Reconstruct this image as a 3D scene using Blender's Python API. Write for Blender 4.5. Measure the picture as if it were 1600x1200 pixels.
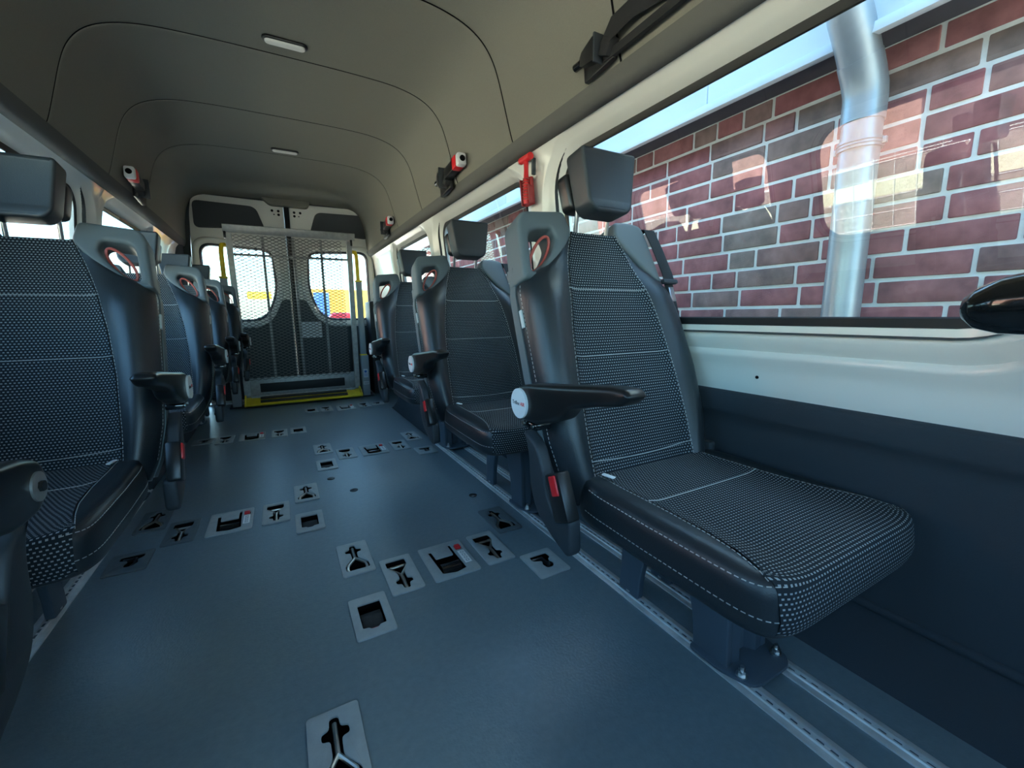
import bpy, bmesh, math, random
from mathutils import Vector, Matrix
random.seed(7)
S = bpy.context.scene
for o in list(bpy.data.objects): bpy.data.objects.remove(o)
COL = S.collection

# ------------------------------------------------------------------ camera
cam_d = bpy.data.cameras.new('camera'); cam = bpy.data.objects.new('camera', cam_d); COL.objects.link(cam)
cam_d.sensor_width = 36; cam_d.lens = 658/1600*36; cam_d.clip_start = .01
cam.matrix_world = Matrix(((0.87643139, 0.08644066, -0.47370459, 0), (-0.48143519, 0.13811665, -0.86553102, 0),
                           (-0.00939058, 0.98663661, 0.16266534, .85), (0, 0, 0, 1)))
S.camera = cam
# ------------------------------------------------------------------ sky, sun, exposure
W = bpy.data.worlds.new('sky'); S.world = W; W.use_nodes = True
wn = W.node_tree.nodes; wl = W.node_tree.links
bgn = wn['Background']
sky = wn.new('ShaderNodeTexSky'); sky.sky_type = 'NISHITA'; sky.sun_disc = False
sky.sun_elevation = math.radians(41); sky.sun_rotation = math.radians(90); sky.air_density = 1.0; sky.dust_density = 1.5; sky.ozone_density = 1.0
tint = wn.new('ShaderNodeMixRGB'); tint.blend_type = 'MULTIPLY'; tint.inputs[0].default_value = 1; tint.inputs[2].default_value = (.66, .96, 1.0, 1)
wl.new(sky.outputs[0], tint.inputs[1]); wl.new(tint.outputs[0], bgn.inputs[0]); bgn.inputs[1].default_value = .58
sun_d = bpy.data.lights.new('sun', 'SUN'); sun = bpy.data.objects.new('sun', sun_d); COL.objects.link(sun)
sun_d.energy = 21.0; sun_d.angle = math.radians(.6); sun_d.color = (1, .93, .80)
sun.rotation_euler = Vector((-math.cos(math.radians(41)), -.10, -math.sin(math.radians(41)))).to_track_quat('-Z', 'Y').to_euler()
sun.location = (8, 2, 8)
S.view_settings.view_transform = 'Standard'; S.view_settings.look = 'None'; S.view_settings.gamma = 1
S.view_settings.use_curve_mapping = False
S.view_settings.exposure = 1.42

CX = .12                                   # centre plane of the van
# ------------------------------------------------------------------ materials
MATS = {}
def mat(name, col, rough=.5, metal=0., spec=.5, bump=0., bscale=200., vary=0., vscale=8., coat=0., emit=None, objrand=0.):
    m = bpy.data.materials.new(name); m.use_nodes = True
    n = m.node_tree.nodes; l = m.node_tree.links; p = n['Principled BSDF']
    p.inputs['Roughness'].default_value = rough; p.inputs['Metallic'].default_value = metal
    p.inputs['Specular IOR Level'].default_value = spec; p.inputs['Coat Weight'].default_value = coat
    c = (*col, 1); p.inputs['Base Color'].default_value = c
    tc = n.new('ShaderNodeTexCoord')
    if vary:
        nz = n.new('ShaderNodeTexNoise'); nz.inputs['Scale'].default_value = vscale; nz.inputs['Detail'].default_value = 6
        l.new(tc.outputs['Object'], nz.inputs['Vector'])
        hs = n.new('ShaderNodeHueSaturation'); hs.inputs['Color'].default_value = c
        mr = n.new('ShaderNodeMapRange'); mr.inputs[3].default_value = 1-vary; mr.inputs[4].default_value = 1+vary; mr.inputs[1].default_value = .25; mr.inputs[2].default_value = .75
        l.new(nz.outputs['Fac'], mr.inputs[0]); l.new(mr.outputs[0], hs.inputs['Value']); l.new(hs.outputs[0], p.inputs['Base Color'])
    if bump:
        b = n.new('ShaderNodeBump'); b.inputs['Strength'].default_value = bump; b.inputs['Distance'].default_value = .002
        nz = n.new('ShaderNodeTexNoise'); nz.inputs['Scale'].default_value = bscale; nz.inputs['Detail'].default_value = 3
        l.new(tc.outputs['Object'], nz.inputs['Vector']); l.new(nz.outputs['Fac'], b.inputs['Height']); l.new(b.outputs[0], p.inputs['Normal'])
    if emit: p.inputs['Emission Color'].default_value = (*emit[0], 1); p.inputs['Emission Strength'].default_value = emit[1]
    MATS[name] = m; return m
mat('felt', (.225, .218, .180), .95, spec=.15, bump=.25, bscale=700, vary=.05, vscale=300)
mat('edge_felt', (.13, .13, .12), .95, spec=.15, bump=.2, bscale=700)
mat('felt_dark', (.075, .085, .092), .95, spec=.15, bump=.2, bscale=700)
mat('paint', (.80, .80, .74), .28, spec=.5, coat=.3)
mat('rubber', (.012, .013, .014), .55, bump=.1)
mat('panel', (.040, .050, .060), .85, spec=.25, bump=.35, bscale=500)
mat('trim_grey', (.055, .065, .072), .8, spec=.3, bump=.2, bscale=400)
mat('leather', (.018, .024, .029), .36, spec=.55, bump=.16, bscale=350)
mat('shell', (.13, .155, .165), .52, spec=.4, bump=.08, bscale=500)
mat('shell_dark', (.035, .043, .05), .5, spec=.4, bump=.08, bscale=500)
mat('black', (.010, .011, .012), .32, spec=.5)
mat('black_gloss', (.006, .007, .008), .12, spec=.6, coat=.4)
mat('hrest', (.030, .037, .043), .42, spec=.45, bump=.12, bscale=450)
mat('void', (.004, .004, .005), .9, spec=.1)
mat('metal', (.62, .63, .62), .30, metal=1)
mat('mesh_metal', (.17, .175, .17), .55, metal=.5)
mat('rod', (.50, .47, .41), .32, metal=1)
mat('alu', (.74, .76, .76), .42, metal=.55, vary=.15, vscale=30, bump=.15, bscale=60)
mat('galv', (.40, .41, .40), .5, metal=.7, vary=.2, vscale=30)
mat('leg_grey', (.07, .095, .12), .45, spec=.4, bump=.08, bscale=300)
mat('plate', (.33, .36, .36), .5, spec=.4, bump=.15, bscale=400, vary=.08, vscale=40)
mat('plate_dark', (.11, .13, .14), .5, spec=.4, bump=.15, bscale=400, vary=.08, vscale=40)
mat('red', (.72, .02, .025), .35)
mat('red_dark', (.33, .03, .03), .5)
mat('ring_red', (.50, .10, .08), .4)
mat('yellow', (.82, .58, .02), .42, vary=.1, vscale=20)
mat('grip', (.05, .045, .035), .9, bump=.5, bscale=500)
mat('post_grey', (.30, .33, .34), .5, spec=.4)
mat('white', (.82, .84, .84), .4)
mat('diffuser', (.80, .79, .74), .35, vary=.03, vscale=60)
mat('stitch', (.42, .43, .42), .7)
mat('belt', (.016, .017, .018), .75, bump=.4, bscale=400)
mat('ink', (.03, .03, .035), .6)
mat('blue_ink', (.05, .15, .45), .6)
mat('mortar', (.80, .83, .81), .95, bump=.5, bscale=90, vary=.08, vscale=25)
mat('fascia', (.74, .78, .80), .45, vary=.04, vscale=3)
mat('zinc', (.40, .44, .46), .42, metal=.6, vary=.12, vscale=12)
mat('pave', (.50, .46, .39), .9, vary=.12, vscale=3, bump=.3, bscale=40)
mat('cream', (.80, .76, .56), .6)
mat('taupe', (.30, .26, .22), .7)
mat('house', (.78, .73, .62), .9, vary=.05, vscale=2)
mat('house_brick', (.42, .22, .18), .9, vary=.2, vscale=12)
mat('roof', (.10, .10, .115), .8, vary=.15, vscale=10)
mat('orange', (.85, .42, .04), .45)
mat('vanglass', (.03, .04, .05), .1)
mat('label_white', (.62, .66, .66), .5)

def mat_floor():
    m = mat('floor', (.105, .15, .195), .42, spec=.6)
    n = m.node_tree.nodes; l = m.node_tree.links; p = n['Principled BSDF']; tc = n.new('ShaderNodeTexCoord')
    def nz(s, d=4):
        x = n.new('ShaderNodeTexNoise'); x.inputs['Scale'].default_value = s; x.inputs['Detail'].default_value = d; l.new(tc.outputs['Object'], x.inputs['Vector']); return x
    big = nz(2.2); fine = nz(150, 2); med = nz(60, 5)
    cr = n.new('ShaderNodeValToRGB'); cr.color_ramp.elements[0].position = .3; cr.color_ramp.elements[1].position = .75
    cr.color_ramp.elements[0].color = (.118, .164, .190, 1); cr.color_ramp.elements[1].color = (.175, .228, .252, 1)
    mx = n.new('ShaderNodeMixRGB'); mx.inputs[0].default_value = .45; l.new(big.outputs['Fac'], mx.inputs[1]); l.new(med.outputs['Fac'], mx.inputs[2]); l.new(mx.outputs[0], cr.inputs[0])
    vo = n.new('ShaderNodeTexVoronoi'); vo.inputs['Scale'].default_value = 120; l.new(tc.outputs['Object'], vo.inputs['Vector'])
    sp = n.new('ShaderNodeValToRGB'); sp.color_ramp.elements[0].position = .02; sp.color_ramp.elements[0].color = (1, 1, 1, 1); sp.color_ramp.elements[1].position = .07; sp.color_ramp.elements[1].color = (0, 0, 0, 1)
    l.new(vo.outputs['Distance'], sp.inputs[0])
    wn_ = n.new('ShaderNodeTexWhiteNoise'); l.new(vo.outputs['Color'], wn_.inputs['Vector'])
    gt = n.new('ShaderNodeMath'); gt.operation = 'GREATER_THAN'; gt.inputs[1].default_value = .9; l.new(wn_.outputs['Value'], gt.inputs[0])
    mu = n.new('ShaderNodeMath'); mu.operation = 'MULTIPLY'; l.new(sp.outputs[0], mu.inputs[0]); l.new(gt.outputs[0], mu.inputs[1])
    m2 = n.new('ShaderNodeMixRGB'); m2.inputs[2].default_value = (.45, .5, .52, 1); l.new(mu.outputs[0], m2.inputs[0]); l.new(cr.outputs[0], m2.inputs[1]); l.new(m2.outputs[0], p.inputs['Base Color'])
    rr = n.new('ShaderNodeMapRange'); rr.inputs[3].default_value = .285; rr.inputs[4].default_value = .36; l.new(big.outputs['Fac'], rr.inputs[0]); l.new(rr.outputs[0], p.inputs['Roughness'])
    b = n.new('ShaderNodeBump'); b.inputs['Strength'].default_value = .32; b.inputs['Distance'].default_value = .002
    l.new(fine.outputs['Fac'], b.inputs['Height']); l.new(b.outputs[0], p.inputs['Normal'])
mat_floor()

def mat_fabric():
    m = mat('fabric', (.012, .015, .018), .85, spec=.2)
    n = m.node_tree.nodes; l = m.node_tree.links; p = n['Principled BSDF']
    uv = n.new('ShaderNodeUVMap'); sx = n.new('ShaderNodeSeparateXYZ'); l.new(uv.outputs[0], sx.inputs[0])
    def M(op, a, b=None, c=None):
        k = n.new('ShaderNodeMath'); k.operation = op
        for i, v in enumerate((a, b, c)):
            if v is None: continue
            if isinstance(v, (int, float)): k.inputs[i].default_value = v
            else: l.new(v, k.inputs[i])
        return k.outputs[0]
    row = M('DIVIDE', sx.outputs[1], .0077); rfl = M('FLOOR', row); half = M('MULTIPLY', M('MODULO', rfl, 2.), .5)
    col = M('ADD', M('DIVIDE', sx.outputs[0], .0082), half)
    fu = M('ABSOLUTE', M('SUBTRACT', M('FRACT', col), .5)); fv = M('ABSOLUTE', M('SUBTRACT', M('FRACT', row), .5))
    d = M('MULTIPLY', M('LESS_THAN', fu, .24), M('LESS_THAN', fv, .19))
    mx = n.new('ShaderNodeMixRGB'); mx.inputs[1].default_value = (.016, .021, .026, 1); mx.inputs[2].default_value = (.29, .315, .325, 1)
    l.new(d, mx.inputs[0]); l.new(mx.outputs[0], p.inputs['Base Color'])
    b = n.new('ShaderNodeBump'); b.inputs['Strength'].default_value = .4; b.inputs['Distance'].default_value = .001; l.new(d, b.inputs['Height']); l.new(b.outputs[0], p.inputs['Normal'])
mat_fabric()

def mat_brick():
    m = mat('brick', (.35, .12, .12), .9, spec=.2)
    n = m.node_tree.nodes; l = m.node_tree.links; p = n['Principled BSDF']
    oi = n.new('ShaderNodeObjectInfo'); cr = n.new('ShaderNodeValToRGB'); e = cr.color_ramp.elements
    e[0].color = (.32, .14, .14, 1); e[1].position = .95; e[1].color = (.27, .205, .18, 1)
    for pos, c in ((.3, (.37, .155, .155, 1)), (.55, (.32, .12, .125, 1)), (.72, (.30, .18, .165, 1))):
        k = e.new(pos); k.color = c
    l.new(oi.outputs['Random'], cr.inputs[0])
    tc = n.new('ShaderNodeTexCoord'); nz = n.new('ShaderNodeTexNoise'); nz.inputs['Scale'].default_value = 14; nz.inputs['Detail'].default_value = 8
    ad = n.new('ShaderNodeVectorMath'); ad.operation = 'ADD'; l.new(tc.outputs['Object'], ad.inputs[0]); l.new(oi.outputs['Location'], ad.inputs[1]); l.new(ad.outputs[0], nz.inputs['Vector'])
    mr = n.new('ShaderNodeMapRange'); mr.inputs[1].default_value = .3; mr.inputs[2].default_value = .7; mr.inputs[3].default_value = .7; mr.inputs[4].default_value = 1.35; l.new(nz.outputs['Fac'], mr.inputs[0])
    hs = n.new('ShaderNodeHueSaturation'); l.new(cr.outputs[0], hs.inputs['Color']); l.new(mr.outputs[0], hs.inputs['Value']); l.new(hs.outputs[0], p.inputs['Base Color'])
    b = n.new('ShaderNodeBump'); b.inputs['Strength'].default_value = .6; b.inputs['Distance'].default_value = .006; l.new(nz.outputs['Fac'], b.inputs['Height']); l.new(b.outputs[0], p.inputs['Normal'])
mat_brick()

def mat_glass(name, tintc, k=1.9):
    m = bpy.data.materials.new(name); m.use_nodes = True; n = m.node_tree.nodes; l = m.node_tree.links
    n.remove(n['Principled BSDF']); out = n['Material Output']
    tr = n.new('ShaderNodeBsdfTransparent'); tr.inputs[0].default_value = (*tintc, 1)
    gl = n.new('ShaderNodeBsdfGlossy'); gl.inputs['Roughness'].default_value = .0; gl.inputs[0].default_value = (1, 1, 1, 1)
    fr = n.new('ShaderNodeFresnel'); fr.inputs[0].default_value = 1.5
    ge = n.new('ShaderNodeNewGeometry')
    inv = n.new('ShaderNodeMath'); inv.operation = 'SUBTRACT'; inv.inputs[0].default_value = 1; l.new(ge.outputs['Backfacing'], inv.inputs[1])
    a = n.new('ShaderNodeMath'); a.operation = 'MULTIPLY'; l.new(fr.outputs[0], a.inputs[0]); l.new(inv.outputs[0], a.inputs[1])
    b = n.new('ShaderNodeMath'); b.operation = 'MULTIPLY'; b.use_clamp = True; b.inputs[1].default_value = k; l.new(a.outputs[0], b.inputs[0])
    mx = n.new('ShaderNodeMixShader'); l.new(b.outputs[0], mx.inputs[0]); l.new(tr.outputs[0], mx.inputs[1]); l.new(gl.outputs[0], mx.inputs[2]); l.new(mx.outputs[0], out.inputs[0])
    MATS[name] = m
mat_glass('glass', (.955, .985, .985), 1.5)

# ------------------------------------------------------------------ mesh helpers
def new_mesh(name, verts, faces, uv=None):
    me = bpy.data.meshes.new(name); me.from_pydata([tuple(v) for v in verts], [], faces); me.update()
    return me
def smooth(me, ang=40):
    for p in me.polygons: p.use_smooth = True
    try: me.set_sharp_from_angle(angle=math.radians(ang))
    except Exception: pass
    return me
def fixn(me):
    b = bmesh.new(); b.from_mesh(me); bmesh.ops.remove_doubles(b, verts=b.verts, dist=1e-6); bmesh.ops.recalc_face_normals(b, faces=b.faces); b.to_mesh(me); b.free(); return me
class MB:
    """collects pieces of ONE part"""
    def __init__(s): s.v = []; s.f = []
    def add(s, v, f):
        o = len(s.v); s.v += [tuple(x) for x in v]; s.f += [tuple(i+o for i in q) for q in f]; return s
    def mesh(s, me):
        return s.add([v.co[:] for v in me.vertices], [tuple(p.vertices) for p in me.polygons])
    def box(s, c, d, bev=0., rot=None):
        b = bmesh.new(); bmesh.ops.create_cube(b, size=1)
        for v in b.verts: v.co = Vector((v.co.x*d[0], v.co.y*d[1], v.co.z*d[2]))
        if bev: bmesh.ops.bevel(b, geom=b.edges[:], offset=bev, segments=2, affect='EDGES', profile=.5)
        R = rot.to_matrix() if rot is not None and hasattr(rot, 'to_matrix') else (rot or Matrix.Identity(3))
        b.verts.index_update(); b.verts.ensure_lookup_table()
        vs = [R @ v.co + Vector(c) for v in b.verts]; fs = [tuple(v.index for v in f.verts) for f in b.faces]; b.free()
        return s.add(vs, fs)
    def tube(s, path, r, n=10, cap=True, closed=False):
        P = [Vector(p) for p in path]; k = len(P); rs = r if isinstance(r, (list, tuple)) else [r]*k
        vs = []; up = None
        for i in range(k):
            if closed: t = (P[(i+1) % k]-P[i-1]).normalized()
            else: t = (P[min(i+1, k-1)]-P[max(i-1, 0)]).normalized()
            if up is None: up = Vector((0, 0, 1)) if abs(t.z) < .9 else Vector((1, 0, 0))
            a = t.cross(up).normalized(); up = a.cross(t).normalized()
            for j in range(n):
                q = 2*math.pi*j/n; vs.append(P[i]+a*math.cos(q)*rs[i]+up*math.sin(q)*rs[i])
        fs = []
        for i in range(k if closed else k-1):
            for j in range(n):
                i2 = (i+1) % k; fs.append((i*n+j, i*n+(j+1) % n, i2*n+(j+1) % n, i2*n+j))
        if cap and not closed: fs.append(tuple(range(n-1, -1, -1))); fs.append(tuple((k-1)*n+j for j in range(n)))
        return s.add(vs, fs)
    def cyl(s, a, b, r, n=20): return s.tube([a, b], r, n)
    def loft(s, rings, cap=True, closed=True):
        n = len(rings[0]); vs = [p for r in rings for p in r]; fs = []
        for i in range(len(rings)-1):
            for j in range(n if closed else n-1):
                fs.append((i*n+j, i*n+(j+1) % n, (i+1)*n+(j+1) % n, (i+1)*n+j))
        if cap: fs.append(tuple(range(n-1, -1, -1))); fs.append(tuple((len(rings)-1)*n+j for j in range(n)))
        return s.add(vs, fs)
    def flat(s, polys, depth, bev=0., M=None, bres=1):
        return s.mesh_m(flat(polys, depth, bev, bres), M)
    def mesh_m(s, me, M=None):
        vs = [(M @ v.co if M is not None else v.co)[:] for v in me.vertices]
        return s.add(vs, [tuple(p.vertices) for p in me.polygons])
    def build(s, name='mesh', ang=40, fix=True, mirror=False):
        v = [(-x, y, z) for x, y, z in s.v] if mirror else s.v
        me = new_mesh(name, v, s.f)
        if fix or mirror: fixn(me)
        return smooth(me, ang) if ang else me
def flat(polys, depth, bev=0., bres=1):
    """extruded 2D outline(s) with holes (even-odd); local z from -depth/2 to depth/2, bevel kept inside"""
    cu = bpy.data.curves.new('f', 'CURVE'); cu.dimensions = '2D'; cu.fill_mode = 'BOTH'
    cu.extrude = max(depth/2-bev, 0.00001); cu.bevel_depth = bev; cu.bevel_resolution = bres; cu.offset = -bev
    for poly in polys:
        sp = cu.splines.new('POLY'); sp.points.add(len(poly)-1); sp.use_cyclic_u = True
        for i, p in enumerate(poly): sp.points[i].co = (p[0], p[1], 0, 1)
    o = bpy.data.objects.new('f', cu); me = bpy.data.meshes.new_from_object(o)
    bpy.data.objects.remove(o); bpy.data.curves.remove(cu); return me
def text_mesh(body, size, extrude=.0003):
    cu = bpy.data.curves.new('t', 'FONT'); cu.body = body; cu.size = size; cu.extrude = extrude; cu.align_x = 'CENTER'; cu.align_y = 'CENTER'; cu.resolution_u = 3
    o = bpy.data.objects.new('t', cu); me = bpy.data.meshes.new_from_object(o); bpy.data.objects.remove(o); bpy.data.curves.remove(cu); return me
def rr(x0, y0, x1, y1, r, n=6):
    """rounded rectangle, counter-clockwise"""
    pts = []
    for cx, cy, a0 in ((x1-r, y1-r, 0), (x0+r, y1-r, 90), (x0+r, y0+r, 180), (x1-r, y0+r, 270)):
        for i in range(n+1):
            a = math.radians(a0+90*i/n); pts.append((cx+r*math.cos(a), cy+r*math.sin(a)))
    return pts
def round_poly(poly, r, n=4):
    out = []; k = len(poly)
    for i in range(k):
        p0, p, p2 = Vector(poly[i-1]), Vector(poly[i]), Vector(poly[(i+1) % k]); ri = r[i] if isinstance(r, (list, tuple)) else r
        a = (p0-p); b = (p2-p); d = min(ri, a.length*.45, b.length*.45); a = p+a.normalized()*d; b = p+b.normalized()*d
        for j in range(n+1):
            t = j/n; out.append(tuple(a*(1-t)**2+p*2*t*(1-t)+b*t*t))
    return out
def frame(o, ex, ey, ez=None):
    ex = Vector(ex).normalized(); ey = Vector(ey).normalized(); ez = ex.cross(ey) if ez is None else Vector(ez)
    return Matrix(((ex.x, ey.x, ez.x, o[0]), (ex.y, ey.y, ez.y, o[1]), (ex.z, ey.z, ez.z, o[2]), (0, 0, 0, 1)))
YZ = lambda x: frame((x, 0, 0), (0, 1, 0), (0, 0, 1))     # 2D (y,z) outlines, thickness along x
XZ = lambda y: frame((0, y, 0), (1, 0, 0), (0, 0, 1))     # 2D (x,z) outlines, thickness along y
def interp(t, pts):
    if t <= pts[0][0]: return pts[0][1]
    for (a, x), (b, y) in zip(pts, pts[1:]):
        if t <= b: return x+(y-x)*(t-a)/(b-a)
    return pts[-1][1]
def sst(a, b, x):
    t = min(1, max(0, (x-a)/(b-a))); return t*t*(3-2*t)

# ------------------------------------------------------------------ object helpers
def obj(name, me, m, parent=None, loc=None):
    if isinstance(me, MB): me = me.build(name)
    me.name = name
    if not me.materials: me.materials.append(MATS[m])
    o = bpy.data.objects.new(name, me); COL.objects.link(o); o.parent = parent
    if loc: o.location = loc
    return o
def thing(name, label, cat, loc=(0, 0, 0), group=None):
    o = bpy.data.objects.new(name, None); COL.objects.link(o); o.location = loc; o.empty_display_size = .05
    return tag(o, label, cat, group)
def tag(o, label, cat, group=None):
    o['label'] = label; o['category'] = cat
    if group: o['group'] = group
    return o
def struct(name, me, m, parent=None):
    o = obj(name, me, m, parent)
    if parent is None: o['kind'] = 'structure'
    return o
def struct_empty(name):
    o = bpy.data.objects.new(name, None); COL.objects.link(o); o['kind'] = 'structure'; return o
def copy_tree(o, parent=None):
    c = o.copy(); COL.objects.link(c); c.parent = parent
    for ch in list(o.children): copy_tree(ch, c)
    return c

# ================================================================== SHELL
Y0, Y1 = -1.5, 4.98
# floor plates: type, centre x, centre y
SIZE = {'A': (.105, .215), 'B': (.105, .212), 'C': (.160, .215), 'E': (.120, .147), 'D': (.107, .182)}
ROWS = [
 ('beside foremost brick-side seat', [('A', .167, 1.479), ('B', .287, 1.305), ('C', .452, 1.305), ('B', .614, 1.306), ('E', .736, 1.122), ('A', .742, 1.479), ('D', .163, 1.151)]),
 ('beside foremost sky-side seat', [('A', -.530, 2.190), ('B', -.412, 2.020), ('C', -.246, 2.020), ('B', -.080, 2.020), ('A', .048, 2.190), ('D', .044, 1.860), ('E', -.532, 1.842)]),
 ('beside third sky-side seat', [('E', -.525, 3.490), ('B', -.397, 3.470), ('C', -.232, 3.462), ('B', -.063, 3.464), ('D', .062, 3.482)]),
 ('beside second brick-side seat', [('A', .182, 2.897), ('D', .175, 2.564), ('B', .302, 2.725), ('C', .467, 2.718), ('B', .636, 2.725), ('A', .760, 2.900), ('E', .755, 2.534)]),
 ('in front of the folded lift', [('D', .195, 4.196), ('B', .321, 4.184), ('C', .488, 4.160), ('B', .656, 4.182), ('E', .781, 4.200)]),
 ('nearest the cab on open floor', [('A', .030, .778)]),
]
outer = [(-.95, Y0), (1.19, Y0), (1.19, 5.02), (-.95, 5.02)]
holes = []
for _, ps in ROWS:
    for t, x, y in ps:
        w, l = SIZE[t]; holes.append([(x-w/2+.006, y-l/2+.006), (x+w/2-.006, y-l/2+.006), (x+w/2-.006, y+l/2-.006), (x-w/2+.006, y+l/2-.006)])
fm = flat([outer]+holes, .04); 
for v in fm.vertices: v.co.z -= .02
struct('floor', fm, 'floor')

# ---- side walls
def prof(z):  # right wall inner x at height z
    return interp(z, [(0, 1.135), (.10, 1.165), (.60, 1.155), (.63, 1.14), (.70, 1.128), (.755, 1.10), (.80, 1.055), (.82, 1.049), (1.455, .98), (1.49, .962), (1.53, .935), (1.60, .925)])
WINS = [(-1.15, -.22), (.145, 1.465), (1.725, 2.86), (3.10, 4.02)]
RADS = [.085, .15, .10, .10]
CELLS = [(Y0, -.02), (-.02, 1.595), (1.595, 2.98), (2.98, Y1+.04)]
ZB, ZT = .625, 1.575
def ring_rr(y0, z0, y1, z1, r, N=112):
    """N points of a rounded rect by angle around its centre"""
    cy, cz = (y0+y1)/2, (z0+z1)/2; hy, hz = (y1-y0)/2, (z1-z0)/2; r = min(r, hy, hz); pts = []
    for i in range(N):
        # distribute: quarter arcs dense
        q = i/N*4; s = int(q); f = q-s
        sx, sz = ((1, 1), (-1, 1), (-1, -1), (1, -1))[s]
        # half edge, arc, half edge
        k = .28
        ax = [(1, 0), (0, 1), (-1, 0), (0, -1)][s]; bx = [(0, 1), (-1, 0), (0, -1), (1, 0)][s]
        if f < k:
            t = f/k
            p0 = (ax[0]*hy, ax[1]*hz); c = ((sx*(hy-r), sx*0), )
            st = (ax[0]*hy, sz*(hz-r)) if ax[0] else (sx*(hy-r), ax[1]*hz)
            p = (p0[0]+(st[0]-p0[0])*t, p0[1]+(st[1]-p0[1])*t)
        elif f > 1-k:
            t = (f-(1-k))/k
            en = (bx[0]*hy, sz*(hz-r)) if bx[0] else (sx*(hy-r), bx[1]*hz)
            p1 = (bx[0]*hy, bx[1]*hz)
            p = (en[0]+(p1[0]-en[0])*t, en[1]+(p1[1]-en[1])*t)
        else:
            t = (f-k)/(1-2*k); a = math.atan2(ax[1], ax[0])+t*math.pi/2
            p = (sx*(hy-r)+r*math.cos(a), sz*(hz-r)+r*math.sin(a))
        pts.append((cy+p[0], cz+p[1]))
    return pts
def side(z, d, m):   # wall x coordinate, d = depth outward, m = +1 right, -1 left
    x = prof(z)+d
    return x if m > 0 else 2*CX-x
def make_side(m, nm):
    mb = MB()
    for (w0, w1), (c0, c1), rad in zip(WINS, CELLS, RADS):
        z0, z1 = .815, 1.457
        spec = [('cell', 0), (.088, 0), (.080, .002), (.068, .016), (.036, .020), (.026, .030), (.0, .046), (-.012, .075)]
        rings = []
        for g, d in spec:
            if g == 'cell': pts = ring_rr(c0, ZB, c1, ZT, .0005)
            else: pts = ring_rr(w0-g, z0-g, w1+g, z1+g*.55, rad+g)
            rings.append([(side(z, d, m), y, z) for y, z in pts])
        # refine cell ring -> first ring so that the wall profile is followed
        a, b = rings[0], rings[1]; mid = []
        for k in range(1, 8):
            t = k/8; row = []
            for p, q in zip(a, b):
                y = p[1]+(q[1]-p[1])*t; z = p[2]+(q[2]-p[2])*t; row.append((side(z, 0, m), y, z))
            mid.append(row)
        mb.loft([a]+mid+rings[1:], cap=False)
    w = struct(nm, mb.build(nm, ang=50), 'paint')
    return w
wall_r = make_side(1, 'wall_right'); wall_l = make_side(-1, 'wall_left')
nwin = 0
for m in (1, -1):
    for (w0, w1), rad in zip(WINS, RADS):
        nwin += 1
        root = struct_empty('window_%d' % nwin)
        gb = MB(); z0, z1 = .815, 1.457
        gb.loft([[(side(z, .052, m), y, z) for y, z in ring_rr(w0-.01, z0-.01, w1+.01, z1+.01, rad+.005)], [(side(z, .057, m), y, z) for y, z in ring_rr(w0-.01, z0-.01, w1+.01, z1+.01, rad+.005)]])
        obj('pane', gb.build('pane', ang=30), 'glass', root)
        sb = MB(); rg = []
        for g, d in ((.020, .022), (.014, .046), (-.004, .049), (-.020, .049), (-.023, .052)):
            rg.append([(side(z, d, m), y, z) for y, z in ring_rr(w0-g, z0-g, w1+g, z1+g, rad+g)])
        sb.loft(rg, cap=False)
        obj('rubber_seal', sb.build('rubber_seal'), 'rubber', root)
# lower trim panels
def lower_panel(m, nm):
    mb = MB(); pts = [(1.135, 0), (1.165, .10), (1.163, .30), (1.152, .52), (1.148, .548), (1.138, .556), (1.134, .57), (1.130, .612), (1.134, .622), (1.16, .626)]
    ys = [Y0+(Y1-Y0)*i/40 for i in range(41)]
    mb.loft([[((x-.006 if m > 0 else 2*CX-x+.006), y, z) for x, z in pts] for y in ys], cap=False, closed=False)
    # raised long bead low on the panel
    for z, r in ((.17, .012),):
        mb.tube([((prof(z)-.004) if m > 0 else 2*CX-prof(z)+.004, y, z) for y in ys], r, 8)
    return struct(nm, mb.build(nm, ang=60), 'panel')
lower_panel(1, 'trim_1'); lower_panel(-1, 'trim_2')

# ---- headliner: separate moulded panels with seams
HP = [(0, 1.955), (.22, 1.954), (.38, 1.950), (.48, 1.942), (.56, 1.925), (.62, 1.90), (.665, 1.865), (.70, 1.815), (.725, 1.75), (.75, 1.66), (.775, 1.57), (.79, 1.53), (.80, 1.512), (.815, 1.500), (.835, 1.500)]
def smooth_profile(P, n=4):
    out = []
    for i in range(len(P)-1):
        p0, p1, p2, p3 = [Vector(P[max(0, min(len(P)-1, i+k))]) for k in (-1, 0, 1, 2)]
        for j in range(n):
            t = j/n; out.append(tuple(.5*((2*p1)+(p2-p0)*t+(2*p0-5*p1+4*p2-p3)*t*t+(3*p1-p0-3*p2+p3)*t**3)))
    return out+[P[-1]]
HPs = smooth_profile(HP)
full = [(CX-x, z) for x, z in reversed(HPs[1:])]+[(CX+x, z) for x, z in HPs]
HP2 = [(0, 1.985), (.22, 1.985), (.40, 1.984), (.52, 1.982), (.61, 1.975), (.68, 1.955), (.725, 1.92), (.755, 1.87), (.775, 1.80), (.79, 1.70), (.80, 1.58), (.805, 1.53), (.81, 1.512), (.82, 1.5), (.84, 1.5)]
HPs2 = smooth_profile(HP2); full2 = [(CX-x, z) for x, z in reversed(HPs2[1:])]+[(CX+x, z) for x, z in HPs2]
def section(y):
    t = sst(3.75, 4.85, y); return [(a[0]+(b[0]-a[0])*t, a[1]+(b[1]-a[1])*t) for a, b in zip(full, full2)]
ceil = struct_empty('ceiling')
seams = [Y0, -.25, 1.0, 1.63, 2.24, 2.88, 3.52, Y1+.02]
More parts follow.
